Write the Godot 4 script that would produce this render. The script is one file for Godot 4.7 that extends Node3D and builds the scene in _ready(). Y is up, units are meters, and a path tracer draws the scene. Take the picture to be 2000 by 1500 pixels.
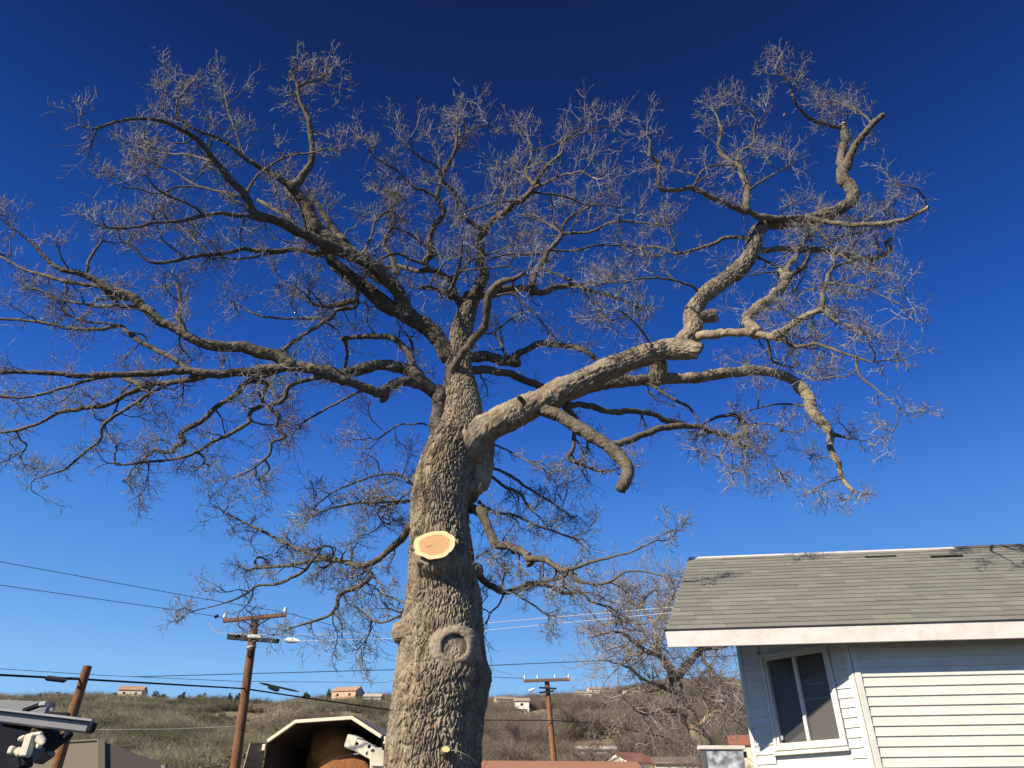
extends Node3D
# An old bare oak after pruning, a white sided house on the right, poles, wires and dry hills behind.

var rng := RandomNumberGenerator.new()
var used := {}
var M := {}
var bark_noise := FastNoiseLite.new()
var warp_noise := FastNoiseLite.new()
var lump_noise := FastNoiseLite.new()
var tone_noise := FastNoiseLite.new()
var hill_noise := FastNoiseLite.new()
var fine_noise := FastNoiseLite.new()
var plate_noise := FastNoiseLite.new()


class Buf:
	var v := PackedVector3Array()
	var n := PackedVector3Array()
	var u := PackedVector2Array()
	var c := PackedColorArray()
	var i := PackedInt32Array()

	func mesh(material: Material) -> ArrayMesh:
		var a := []
		a.resize(Mesh.ARRAY_MAX)
		a[Mesh.ARRAY_VERTEX] = v
		a[Mesh.ARRAY_NORMAL] = n
		a[Mesh.ARRAY_TEX_UV] = u
		a[Mesh.ARRAY_COLOR] = c
		a[Mesh.ARRAY_INDEX] = i
		var m := ArrayMesh.new()
		m.add_surface_from_arrays(Mesh.PRIMITIVE_TRIANGLES, a)
		m.surface_set_material(0, material)
		return m

	func vert(p: Vector3, nn: Vector3, uv: Vector2, col := Color.WHITE) -> void:
		v.append(p)
		n.append(nn)
		u.append(uv)
		c.append(col)

	# a flat face through points that run clockwise seen from its front
	func face(p: Array, col := Color.WHITE) -> void:
		var nn: Vector3 = (p[2] - p[0]).cross(p[1] - p[0]).normalized()
		var b := v.size()
		var ux: Vector3 = (p[1] - p[0]).normalized()
		var uy := nn.cross(ux)
		for q in p:
			vert(q, nn, Vector2((q - p[0]).dot(ux), (q - p[0]).dot(uy)), col)
		for k in range(1, p.size() - 1):
			i.append(b)
			i.append(b + k)
			i.append(b + k + 1)

	# a solid box: centre, half sizes along three axes, edges cut off by ch
	func box(t: Transform3D, h: Vector3, ch := 0.0, col := Color.WHITE) -> void:
		if ch <= 0.0:
			for ax in 3:
				for s: float in [-1.0, 1.0]:
					var o := Vector3.ZERO
					o[ax] = h[ax] * s
					var a := Vector3.ZERO
					a[(ax + 1) % 3] = h[(ax + 1) % 3]
					var b := Vector3.ZERO
					b[(ax + 2) % 3] = h[(ax + 2) % 3] * s
					face([t * (o - a - b), t * (o - a + b), t * (o + a + b), t * (o + a - b)], col)
			return
		var w := Vector3(h.x - ch, h.y - ch, h.z - ch)
		for ax in 3:
			var a1 := (ax + 1) % 3
			var a2 := (ax + 2) % 3
			for s: float in [-1.0, 1.0]:
				var o := Vector3.ZERO
				o[ax] = h[ax] * s
				var a := Vector3.ZERO
				a[a1] = w[a1]
				var b := Vector3.ZERO
				b[a2] = w[a2] * s
				face([t * (o - a - b), t * (o - a + b), t * (o + a + b), t * (o + a - b)], col)
				for s2: float in [-1.0, 1.0]:
					var p := Vector3.ZERO
					p[ax] = h[ax] * s
					p[a1] = w[a1] * s2
					var q := Vector3.ZERO
					q[ax] = w[ax] * s
					q[a1] = h[a1] * s2
					var e := Vector3.ZERO
					e[a2] = w[a2]
					var f := [t * (p - e), t * (q - e), t * (q + e), t * (p + e)]
					if s * s2 < 0.0:
						f.reverse()
					face(f, col)
		for sx: float in [-1.0, 1.0]:
			for sy: float in [-1.0, 1.0]:
				for sz: float in [-1.0, 1.0]:
					var f := [t * Vector3(h.x * sx, w.y * sy, w.z * sz), t * Vector3(w.x * sx, w.y * sy, h.z * sz), t * Vector3(w.x * sx, h.y * sy, w.z * sz)]
					if sx * sy * sz < 0.0:
						f.reverse()
					face(f, col)

	# an extruded outline: points of a plane outline (clockwise seen from the front), pushed along back
	func prism(p: Array, back: Vector3, col := Color.WHITE) -> void:
		face(p, col)
		var r := []
		for q in p:
			r.append(q + back)
		for k in p.size():
			var m: int = (k + 1) % p.size()
			face([p[k], r[k], r[m], p[m]], col)
		r.reverse()
		face(r, col)

	# a round smooth tube through points
	func tube(p: PackedVector3Array, r: PackedFloat32Array, sides: int, capped := true, col := Color.WHITE) -> void:
		if p.size() < 2:
			return
		var t := (p[1] - p[0]).normalized()
		var x := t.cross(Vector3.UP if absf(t.y) < 0.9 else Vector3.RIGHT).normalized()
		var b := v.size()
		var along := 0.0
		for k in p.size():
			if k > 0:
				along += p[k].distance_to(p[k - 1])
			t = (p[mini(k + 1, p.size() - 1)] - p[maxi(k - 1, 0)]).normalized()
			x = (x - t * x.dot(t)).normalized()
			var y := t.cross(x)
			for s in sides + 1:
				var a := TAU * s / sides
				var d := x * cos(a) + y * sin(a)
				vert(p[k] + d * r[k], d, Vector2(float(s) / sides, along), col)
			if k > 0:
				for s in sides:
					var q := b + k * (sides + 1) + s
					var o := q - sides - 1
					i.append_array([o, q, o + 1, o + 1, q, q + 1])
		if capped:
			for e: int in [0, p.size() - 1]:
				var sg := -1.0 if e == 0 else 1.0
				var base := b + e * (sides + 1)
				var nn: Vector3 = (p[1] - p[0]).normalized() * -1.0 if e == 0 else (p[e] - p[e - 1]).normalized()
				var cb := v.size()
				vert(p[e], nn, Vector2.ZERO, col)
				for s in sides + 1:
					vert(v[base + s], nn, Vector2(0.5, 0.5), col)
				for s in sides:
					if sg > 0.0:
						i.append_array([cb, cb + s + 2, cb + s + 1])
					else:
						i.append_array([cb, cb + s + 1, cb + s + 2])


func _ready() -> void:
	# ---- camera, sky, sun, exposure
	var cam := Camera3D.new()
	cam.name = "camera"
	cam.position = Vector3(0, 1.6, 0)
	cam.rotation_degrees.x = 31.5
	cam.fov = 54.7
	cam.near = 0.05
	cam.far = 4000.0
	add_child(cam)
	var env := Environment.new()
	env.background_mode = Environment.BG_SKY
	var sky := Sky.new()
	var pano := PanoramaSkyMaterial.new()
	pano.panorama = clear_sky()
	sky.sky_material = pano
	env.sky = sky
	env.ambient_light_source = Environment.AMBIENT_SOURCE_SKY
	env.tonemap_mode = Environment.TONE_MAPPER_LINEAR
	env.tonemap_exposure = EXPO
	env.sdfgi_enabled = true
	env.ssao_enabled = true
	env.ssil_enabled = true
	env.fog_enabled = false
	env.fog_density = 0.0004
	env.fog_light_color = Color(0.62, 0.72, 0.86)
	env.volumetric_fog_enabled = true
	env.volumetric_fog_density = 0.0
	var we := WorldEnvironment.new()
	we.name = "world_environment"
	we.environment = env
	add_child(we)
	var sun := DirectionalLight3D.new()
	sun.name = "sun"
	var az := deg_to_rad(50.0)
	var al := deg_to_rad(33.0)
	var to_sun := Vector3(-sin(az) * cos(al), sin(al), cos(az) * cos(al))
	sun.look_at_from_position(to_sun * 50.0, Vector3.ZERO, Vector3.UP)
	sun.light_color = Color(1.0, 0.94, 0.84)
	sun.light_energy = 1.6
	sun.light_angular_distance = 0.5
	sun.shadow_enabled = true
	add_child(sun)
	# ---- large structure, then objects
	rng.seed = 4
	noises()
	materials()
	terrain()
	oak()
	house()
	background_oak()
	bare_trees()
	poles_and_wires()
	chip_truck()
	far_houses()
	grey_vehicle()


func clear_sky() -> ImageTexture:
	# measured along the elevation: deep blue overhead, pale at the horizon
	var at := [-90.0, -8.0, -1.0, 0.5, 5.0, 9.4, 12.6, 16.8, 19.4, 23.5, 27.6, 31.5, 36.0, 44.0, 52.0, 59.0, 75.0, 90.0]
	var cs := [Color(0.275, 0.251, 0.220), Color(0.392, 0.392, 0.392), Color(0.647, 0.816, 0.957), Color(0.647, 0.824, 0.965), Color(0.596, 0.796, 0.965), Color(0.529, 0.745, 0.953), Color(0.439, 0.667, 0.925), Color(0.353, 0.588, 0.890), Color(0.314, 0.553, 0.875), Color(0.243, 0.475, 0.827), Color(0.188, 0.404, 0.769), Color(0.141, 0.349, 0.706), Color(0.114, 0.302, 0.627), Color(0.090, 0.231, 0.502), Color(0.078, 0.173, 0.396), Color(0.071, 0.141, 0.337), Color(0.063, 0.114, 0.275), Color(0.059, 0.102, 0.251)]
	var im := Image.create(8, 512, false, Image.FORMAT_RGBF)
	for y in 512:
		var e := 90.0 - 180.0 * (y + 0.5) / 512.0
		var k := 0
		while k < at.size() - 2 and e > at[k + 1]:
			k += 1
		var t: float = clampf((e - at[k]) / (at[k + 1] - at[k]), 0.0, 1.0)
		var a: Color = cs[k]
		var b: Color = cs[k + 1]
		var c := a.srgb_to_linear().lerp(b.srgb_to_linear(), t)
		c = Color(c.r / EXPO, c.g / EXPO, c.b / EXPO)
		for x in 8:
			im.set_pixel(x, y, c)
	return ImageTexture.create_from_image(im)


const EXPO := 1.5


# ------------------------------------------------------------------ helpers
func numbered(called: String) -> String:
	if not used.has(called):
		used[called] = 0
		return called
	used[called] += 1
	return "%s_%03d" % [called, used[called]]


func tag(o: Node3D, label: String, category: String, group := "", kind := "") -> void:
	o.set_meta("label", label)
	o.set_meta("category", category)
	if group:
		o.set_meta("group", group)
	if kind:
		o.set_meta("kind", kind)


func thing(called: String, at: Vector3, label: String, category: String, group := "") -> Node3D:
	var o := Node3D.new()
	o.name = numbered(called)
	o.position = at
	add_child(o)
	tag(o, label, category, group)
	return o


func put(called: String, mesh: Mesh, parent: Node3D) -> MeshInstance3D:
	var o := MeshInstance3D.new()
	o.mesh = mesh
	o.cast_shadow = GeometryInstance3D.SHADOW_CASTING_SETTING_ON
	if parent == self:
		o.name = numbered(called)
		add_child(o)
	else:
		var nm := called
		var k := 0
		while parent.has_node(NodePath(nm)):
			k += 1
			nm = "%s_%03d" % [called, k]
		o.name = nm
		parent.add_child(o)
	return o


# for a part with very many alike pieces: the number is passed in
func put_fast(called: String, number: int, mesh: Mesh, parent: Node3D) -> MeshInstance3D:
	var o := MeshInstance3D.new()
	o.mesh = mesh
	o.name = called if number == 0 else "%s_%03d" % [called, number]
	parent.add_child(o)
	return o


func part(called: String, buf: Buf, material: Material, parent: Node3D) -> MeshInstance3D:
	return put(called, buf.mesh(material), parent)


func basis_along(y: Vector3) -> Basis:
	y = y.normalized()
	var x := y.cross(Vector3(0, 0, 1) if absf(y.z) < 0.9 else Vector3.RIGHT).normalized()
	return Basis(x, y, x.cross(y))


func noises() -> void:
	bark_noise.seed = 11
	bark_noise.noise_type = FastNoiseLite.TYPE_CELLULAR
	bark_noise.cellular_distance_function = FastNoiseLite.DISTANCE_EUCLIDEAN
	bark_noise.cellular_return_type = FastNoiseLite.RETURN_DISTANCE2_SUB
	bark_noise.cellular_jitter = 1.0
	bark_noise.frequency = 1.0
	bark_noise.fractal_type = FastNoiseLite.FRACTAL_NONE
	plate_noise.seed = 11
	plate_noise.noise_type = FastNoiseLite.TYPE_CELLULAR
	plate_noise.cellular_distance_function = FastNoiseLite.DISTANCE_EUCLIDEAN
	plate_noise.cellular_return_type = FastNoiseLite.RETURN_CELL_VALUE
	plate_noise.cellular_jitter = 1.0
	plate_noise.frequency = 1.0
	plate_noise.fractal_type = FastNoiseLite.FRACTAL_NONE
	warp_noise.seed = 5
	warp_noise.noise_type = FastNoiseLite.TYPE_SIMPLEX
	warp_noise.frequency = 1.0
	warp_noise.fractal_type = FastNoiseLite.FRACTAL_FBM
	warp_noise.fractal_octaves = 2
	lump_noise.seed = 21
	lump_noise.noise_type = FastNoiseLite.TYPE_SIMPLEX
	lump_noise.frequency = 1.0
	lump_noise.fractal_octaves = 3
	tone_noise.seed = 31
	tone_noise.frequency = 1.0
	tone_noise.fractal_octaves = 4
	hill_noise.seed = 8
	hill_noise.frequency = 0.012
	hill_noise.fractal_octaves = 5
	fine_noise.seed = 14
	fine_noise.noise_type = FastNoiseLite.TYPE_PERLIN
	fine_noise.frequency = 1.0
	fine_noise.fractal_octaves = 4


func mat(called: String, c: Color, rough := 0.9, metal := 0.0) -> StandardMaterial3D:
	var m := StandardMaterial3D.new()
	m.resource_name = called
	m.albedo_color = c.linear_to_srgb()
	m.roughness = rough
	m.metallic = metal
	m.vertex_color_use_as_albedo = true
	M[called] = m
	return m


func noise_tex(size: int, freq: float, kind: int, lo: Color, hi: Color, seed_: int, octaves := 4) -> NoiseTexture2D:
	var n := FastNoiseLite.new()
	n.seed = seed_
	n.noise_type = kind
	n.frequency = freq
	n.fractal_octaves = octaves
	var t := NoiseTexture2D.new()
	t.width = size
	t.height = size
	t.seamless = true
	t.noise = n
	var g := Gradient.new()
	g.set_color(0, lo)
	g.set_color(1, hi)
	t.color_ramp = g
	return t


func relief(m: StandardMaterial3D, tex: Texture2D, cm: float) -> void:
	m.heightmap_enabled = true
	m.heightmap_texture = tex
	m.heightmap_scale = cm


func triplanar(m: StandardMaterial3D, scale: Vector3, world := true) -> void:
	m.uv1_triplanar = true
	m.uv1_world_triplanar = world
	m.uv1_scale = scale


func materials() -> void:
	var m := mat("bark", Color(1, 1, 1), 0.95)
	m.albedo_texture = noise_tex(512, 0.02, FastNoiseLite.TYPE_SIMPLEX, Color(0.66, 0.65, 0.62), Color(1.0, 0.99, 0.97), 3, 5)
	relief(m, noise_tex(512, 0.03, FastNoiseLite.TYPE_SIMPLEX, Color.BLACK, Color.WHITE, 9, 4), 0.45)
	triplanar(m, Vector3(2.4, 1.3, 2.4))
	m = mat("twig", Color(1, 1, 1), 0.85)
	m = mat("heartwood", Color(1, 1, 1), 0.75)
	m = mat("siding", Color(0.68, 0.69, 0.66), 0.45)
	m.albedo_texture = noise_tex(256, 0.012, FastNoiseLite.TYPE_SIMPLEX, Color(0.93, 0.925, 0.90), Color(1, 1, 1), 17, 4)
	triplanar(m, Vector3(0.8, 2.0, 0.8))
	m = mat("white_trim", Color(0.74, 0.72, 0.70), 0.5)
	m.albedo_texture = noise_tex(256, 0.02, FastNoiseLite.TYPE_SIMPLEX, Color(0.9, 0.89, 0.87), Color(1, 1, 1), 18, 4)
	triplanar(m, Vector3(0.9, 0.9, 0.9))
	m = mat("shingle", Color(1, 1, 1), 0.95)
	m.albedo_texture = noise_tex(512, 0.12, FastNoiseLite.TYPE_SIMPLEX, Color(0.72, 0.72, 0.70), Color(1, 1, 1), 23, 3)
	relief(m, noise_tex(512, 0.25, FastNoiseLite.TYPE_SIMPLEX, Color.BLACK, Color.WHITE, 29, 2), 0.25)
	triplanar(m, Vector3(2.2, 2.2, 2.2))
	m = mat("dark_paper", Color(0.03, 0.03, 0.03), 0.9)
	m = mat("screen", Color(0.045, 0.037, 0.031), 0.9)
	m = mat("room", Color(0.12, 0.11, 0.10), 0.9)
	m = mat("pole_wood", Color(1, 1, 1), 0.9)
	m.albedo_texture = noise_tex(512, 0.03, FastNoiseLite.TYPE_SIMPLEX, Color(0.55, 0.5, 0.46), Color(1, 1, 1), 41, 4)
	relief(m, noise_tex(256, 0.05, FastNoiseLite.TYPE_SIMPLEX, Color.BLACK, Color.WHITE, 43, 3), 0.8)
	triplanar(m, Vector3(3.0, 0.35, 3.0))
	m = mat("black_cable", Color(0.02, 0.022, 0.028), 0.6)
	m.metallic_specular = 0.15
	m = mat("dark_metal", Color(0.025, 0.027, 0.034), 0.6)
	m.metallic_specular = 0.15
	m = mat("pale_wire", Color(0.42, 0.45, 0.5), 0.4)
	m = mat("bright_wire", Color(0.72, 0.74, 0.76), 0.35, 0.0)
	m = mat("glazed", Color(0.72, 0.75, 0.78), 0.2)
	m = mat("ground", Color(1, 1, 1), 1.0)
	m.albedo_texture = noise_tex(512, 0.03, FastNoiseLite.TYPE_SIMPLEX, Color(0.75, 0.73, 0.68), Color(1, 1, 1), 51, 5)
	triplanar(m, Vector3(0.11, 0.11, 0.11))
	m = mat("scrub", Color(1, 1, 1), 1.0)
	m = mat("cream_paint", Color(0.66, 0.62, 0.50), 0.55)
	m = mat("tan_paint", Color(0.34, 0.27, 0.20), 0.6)
	m.albedo_texture = noise_tex(256, 0.03, FastNoiseLite.TYPE_SIMPLEX, Color(0.7, 0.68, 0.65), Color(1, 1, 1), 52, 4)
	triplanar(m, Vector3(0.5, 0.5, 0.5))
	m = mat("dark_lining", Color(0.05, 0.045, 0.04), 0.9)  # plain dark colour for the inside of the chip box
	m = mat("chips", Color(1, 1, 1), 1.0)
	relief(m, noise_tex(512, 0.12, FastNoiseLite.TYPE_CELLULAR, Color.BLACK, Color.WHITE, 61, 2), 5.0)
	triplanar(m, Vector3(0.8, 0.8, 0.8))
	m = mat("plain", Color(1, 1, 1), 0.85)
	m = mat("grey_paint", Color(0.21, 0.215, 0.235), 0.4)
	m = mat("pale_metal", Color(0.42, 0.43, 0.45), 0.35, 0.2)
	m = mat("roof_far", Color(1, 1, 1), 0.95)
	m.albedo_texture = noise_tex(512, 0.06, FastNoiseLite.TYPE_SIMPLEX, Color(0.8, 0.79, 0.77), Color(1, 1, 1), 71, 4)
	triplanar(m, Vector3(0.6, 2.4, 0.6))
	m = mat("leaf", Color(0.30, 0.13, 0.05), 0.8)
	m.backlight_enabled = true
	m.backlight = Color(0.25, 0.12, 0.05)
	var g := StandardMaterial3D.new()
	g.resource_name = "pane_glass"
	g.albedo_color = Color(0.9, 0.93, 0.95, 0.06)
	g.roughness = 0.03
	g.metallic_specular = 0.28
	g.transparency = BaseMaterial3D.TRANSPARENCY_ALPHA
	M["glass"] = g


# ------------------------------------------------------------------ land
func ridge(x_per_z: float) -> Vector2:
	# height over the eye per metre of distance along the skyline, and how far away it stands
	var xs := [-1.2, -0.64, -0.56, -0.50, -0.38, -0.30, -0.24, -0.20, -0.10, -0.02, 0.05, 0.09, 0.14, 0.20, 0.26, 0.30, 0.36, 0.45, 0.6, 1.2]
	var es := [0.152, 0.150, 0.151, 0.150, 0.147, 0.144, 0.147, 0.149, 0.148, 0.146, 0.149, 0.155, 0.161, 0.170, 0.1735, 0.166, 0.162, 0.158, 0.15, 0.14]
	var ds := [300.0, 310.0, 310.0, 310.0, 310.0, 310.0, 310.0, 310.0, 330.0, 380.0, 430.0, 480.0, 520.0, 540.0, 540.0, 540.0, 540.0, 540.0, 540.0, 540.0]
	var k := 0
	while k < xs.size() - 2 and x_per_z > xs[k + 1]:
		k += 1
	var t := smoothstep(0.0, 1.0, clampf((x_per_z - xs[k]) / (xs[k + 1] - xs[k]), 0.0, 1.0))
	return Vector2(lerpf(es[k], es[k + 1], t), lerpf(ds[k], ds[k + 1], t))


func land(x: float, d: float) -> float:
	if d < 20.0:
		return 0.0
	var r := ridge(x / d)
	var top := 1.6 + r.x * r.y
	var t := clampf((d - 70.0) / (r.y - 70.0), 0.0, 1.0)
	var h := top * (0.12 * smoothstep(0.0, 0.25, t) + 0.88 * pow(t, 1.25))
	if d > r.y:
		h -= (d - r.y) * 0.10
	h += hill_noise.get_noise_2d(x, d) * 7.0 * sin(PI * clampf(t, 0.0, 1.0))
	return h


func terrain() -> void:
	var b := Buf.new()
	var rows := []
	for k in 150:
		var t := k / 149.0
		rows.append(lerpf(-60.0, 60.0, t * 4.0) if t < 0.25 else 60.0 + pow((t - 0.25) / 0.75, 1.3) * 900.0)
	var cols := 150
	for d: float in rows:
		var wide := maxf(160.0, d * 1.5 + 100.0)
		for cidx in cols:
			var x: float = lerpf(-wide, wide, cidx / float(cols - 1))
			var h := land(x, d)
			var tn := tone_noise.get_noise_2d(x * 0.015, d * 0.015)
			var dry := clampf(0.5 + tn * 1.2 + 0.5 * hill_noise.get_noise_2d(x * 4.0, d * 4.0), 0.0, 1.0)
			var col := Color(0.18, 0.16, 0.112).lerp(Color(0.30, 0.255, 0.175), dry)
			if d < 60.0:
				col = Color(0.052, 0.05, 0.047) if d < 14.0 else Color(0.10, 0.088, 0.07)  # ground out of view, coloured dark to cut bounce light on shaded walls
			b.vert(Vector3(x, h, -d), Vector3.UP, Vector2(x, d), col)
	for r in rows.size() - 1:
		for q in cols - 1:
			var o := r * cols + q
			b.i.append_array([o, o + cols, o + 1, o + 1, o + cols, o + cols + 1])
	smooth_normals(b)
	var g := part("ground", b, M.ground, self)
	tag(g, "bare dry ground rising into brushy hills with a long skyline", "ground", "", "structure")
	scrub_cover()


func smooth_normals(b: Buf) -> void:
	for k in b.n.size():
		b.n[k] = Vector3.ZERO
	for k in range(0, b.i.size(), 3):
		var p := b.v[b.i[k]]
		var nn := (b.v[b.i[k + 2]] - p).cross(b.v[b.i[k + 1]] - p)
		b.n[b.i[k]] += nn
		b.n[b.i[k + 1]] += nn
		b.n[b.i[k + 2]] += nn
	for k in b.n.size():
		b.n[k] = b.n[k].normalized()


func leaf_clump(count: int, wide: float, tall: float, leaf: float, dark: Color, light: Color, seed_: int) -> ArrayMesh:
	var r := RandomNumberGenerator.new()
	r.seed = seed_
	var b := Buf.new()
	var lobes := []
	for k in 6:
		lobes.append([Vector3(r.randf_range(-0.5, 0.5) * wide, r.randf_range(0.15, 0.75) * tall, r.randf_range(-0.5, 0.5) * wide), r.randf_range(0.25, 0.42)])
	for k in count:
		var lb: Array = lobes[r.randi() % lobes.size()]
		var d := Vector3(r.randfn(), r.randfn(), r.randfn()).normalized()
		var p: Vector3 = lb[0] + Vector3(d.x * wide, d.y * tall, d.z * wide) * float(lb[1]) * pow(r.randf(), 0.35)
		p.y = maxf(p.y, 0.02)
		var x := Vector3(r.randfn(), r.randfn(), r.randfn()).normalized() * leaf * r.randf_range(0.6, 1.4)
		var y := x.cross(Vector3(r.randfn(), r.randfn(), r.randfn())).normalized() * leaf * r.randf_range(0.5, 1.1)
		b.face([p - x, p + y, p + x, p - y], dark.lerp(light, r.randf()))
	return b.mesh(M.scrub)


# a low rounded bush of fine stems
func brush_crown(seed_: int, count: int, tone: Color) -> ArrayMesh:
	rng.seed = seed_
	var b := Buf.new()
	for k in count:
		var d := Vector3(rng.randfn(), absf(rng.randfn()) * 0.7 + 0.15, rng.randfn()).normalized()
		shoot_far(b, Vector3(d.x * 0.7, 0.1 + d.y * 0.25, d.z * 0.7), d, rng.randf_range(0.5, 1.1), 0.03, 1, tone)
	return b.mesh(M.twig)


func scatter(called: String, mesh: Mesh, where: Array, label: String, category: String) -> void:
	var mm := MultiMesh.new()
	mm.transform_format = MultiMesh.TRANSFORM_3D
	mm.use_colors = true
	mm.mesh = mesh
	mm.instance_count = where.size()
	for k in where.size():
		mm.set_instance_transform(k, where[k][0])
		mm.set_instance_color(k, where[k][1])
	var o := MultiMeshInstance3D.new()
	o.multimesh = mm
	o.name = numbered(called)
	add_child(o)
	tag(o, label, category, "", "stuff")


func scrub_cover() -> void:
	var kinds := [
		["green_scrub", brush_crown(21, 60, Color(0.175, 0.168, 0.108)), "low olive green scrub spread over the dry hillside", 4200],
		["grey_brush", brush_crown(22, 55, Color(0.25, 0.215, 0.165)), "grey brown leafless brush covering the hillside", 5200],
		["dry_grass", leaf_clump(120, 1.5, 0.35, 0.10, Color(0.24, 0.20, 0.135), Color(0.36, 0.30, 0.20), 3), "pale dry grass tufts between the hill shrubs", 6000],
	]
	for kd in kinds:
		var where := []
		var n := 0
		while where.size() < int(kd[3]) and n < 160000:
			n += 1
			var side := rng.randf_range(-0.75, 0.62)
			var d := 75.0 + 500.0 * pow(rng.randf(), 1.1)
			var r := ridge(side)
			if d > r.y + 15.0:
				continue
			var x := side * d
			var dens := hill_noise.get_noise_2d(x * 1.8 + float(kd[3]), d * 1.8) + 0.25
			if kd[0] == "green_scrub" and side > 0.0:
				dens -= 0.28
			if rng.randf() > dens * 2.6:
				continue
			var s := rng.randf_range(0.7, 1.5) * (1.0 + d / 500.0)
			var t := Transform3D(Basis(Vector3.UP, rng.randf() * TAU).scaled(Vector3(s * rng.randf_range(0.8, 1.5), s, s)), Vector3(x, land(x, d) - 0.1, -d))
			var g := rng.randf_range(0.8, 1.15) * clampf(0.95 + 1.3 * hill_noise.get_noise_2d(x * 2.6 + 700.0, d * 2.6), 0.5, 1.4)
			where.append([t, Color(g, g * rng.randf_range(0.96, 1.03), g * rng.randf_range(0.92, 1.04))])
		scatter(kd[0], kd[1], where, kd[2], "scrub")
	var patches := []
	var tries := 0
	while patches.size() < 1500 and tries < 60000:
		tries += 1
		var side := rng.randf_range(-0.75, 0.3)
		var d := 85.0 + 330.0 * rng.randf()
		if d > ridge(side).y - 2.0:
			continue
		var x := side * d
		if hill_noise.get_noise_2d(x * 2.2 + 90.0, d * 3.4) + rng.randf_range(-0.15, 0.15) < 0.12:
			continue
		var s := rng.randf_range(0.5, 1.25)
		patches.append([Transform3D(Basis(Vector3.UP, rng.randf() * TAU).scaled(Vector3(s * rng.randf_range(1.0, 1.7), s, s)), Vector3(x, land(x, d) - 0.15, -d)), Color(1, 1, 1) * rng.randf_range(0.7, 1.3)])
	scatter("hillside_shrubs", leaf_clump(380, 2.0, 1.5, 0.15, Color(0.075, 0.075, 0.045), Color(0.16, 0.15, 0.098), 12), patches, "darker olive shrubs in loose patches on the hillside", "scrub")
	# separate shrubs and trees along the skyline of the left hill
	var shrub := leaf_clump(420, 2.6, 3.0, 0.30, Color(0.030, 0.036, 0.020), Color(0.075, 0.078, 0.045), 6)
	var bare := leaf_clump(300, 2.6, 3.2, 0.16, Color(0.085, 0.068, 0.058), Color(0.14, 0.115, 0.10), 7)
	var spots := SKYLINE
	for k in spots.size():
		var q: Array = spots[k]
		var d := ridge(q[0]).y + float(q[3])
		var o := thing("ridge_shrub", Vector3(q[0] * d, land(q[0] * d, d) - 0.3, -d), q[4], "shrub", "shrubs along the hill skyline")
		o.rotation.y = rng.randf() * TAU
		o.scale = Vector3(q[1], q[2], q[1])
		put("crown", bare if q[5] else shrub, o)
		var st := Buf.new()
		st.tube(PackedVector3Array([Vector3(0, -0.3, 0), Vector3(0.1, 1.2, 0.05)]), PackedFloat32Array([0.14, 0.08]), 6, true, Color(0.06, 0.05, 0.04))
		part("trunk", st, M.twig, o)


const SKYLINE := [
	[-0.505, 1.5, 0.85, -3.0, "broad low dark shrub on the skyline right of the white hilltop house", 0],
	[-0.487, 1.9, 0.9, -1.0, "wide leafless grey shrub on the skyline beside the white hilltop house", 1],
	[-0.470, 1.5, 0.8, -2.0, "leafless grey brush clump left of the dark wedge shaped skyline shrub", 1],
	[-0.440, 1.6, 1.0, -2.0, "dark wedge shaped shrub on the skyline left of the tall utility pole", 0],
	[-0.412, 1.0, 1.0, -3.0, "small rounded skyline shrub just left of the tall utility pole", 0],
	[-0.390, 0.8, 1.0, -1.0, "small dark skyline tree touching the tall utility pole", 0],
	[-0.352, 0.7, 1.1, -2.0, "narrow upright skyline shrub right of the tall utility pole", 0],
	[-0.338, 1.5, 1.05, -2.0, "dark leaning shrub on the skyline above the chip truck's left side", 0],
	[-0.262, 1.3, 1.35, -5.0, "tall dark shrub standing left of the peach hilltop house", 0],
	[-0.227, 0.9, 1.4, -4.0, "dark tree with a flat top right of the peach hilltop house", 0],
	[-0.565, 1.2, 0.7, -2.0, "low dark shrub on the skyline left of the white hilltop house", 0],
	[-0.590, 0.8, 0.6, -2.0, "small tuft on the skyline behind the leaning wooden post", 0],
	[-0.655, 0.8, 0.7, -2.0, "tiny leafless shrub on the skyline above the grey vehicle", 1],
	[-0.165, 1.3, 0.8, -2.0, "low brush on the skyline just left of the oak trunk", 1],
	[0.030, 1.0, 0.7, -2.0, "small dark skyline shrub right of the oak trunk", 0],
]


# ------------------------------------------------------------------ the oak
func bark_height(p: Vector3, along_scale: float, cell: float) -> Vector2:
	# furrowed plates, long cells drawn out along the limb: x is the height, y the tone of the plate
	var w := Vector3(warp_noise.get_noise_3d(p.x * 4.0, p.y * 2.4, p.z * 4.0), warp_noise.get_noise_3d(p.x * 3.0, p.y * 3.0 + 7.0, p.z * 3.0), warp_noise.get_noise_3d(p.x * 4.0 + 9.0, p.y * 2.4, p.z * 4.0)) * 0.045
	var q := (p + w) / cell
	var f := bark_noise.get_noise_3d(q.x, q.y * along_scale, q.z) + 1.0
	var g := bark_noise.get_noise_3d(q.x * 1.9 + 5.0, q.y * along_scale * 1.25, q.z * 1.9) + 1.0
	var fibre := fine_noise.get_noise_3d(q.x * 2.6, q.y * 0.35, q.z * 2.6)
	var tone := plate_noise.get_noise_3d(q.x, q.y * along_scale, q.z)
	return Vector2(smoothstep(0.02, 0.27, f) * 0.66 + smoothstep(0.0, 0.4, g) * 0.24 + fibre * 0.18, tone)


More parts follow.
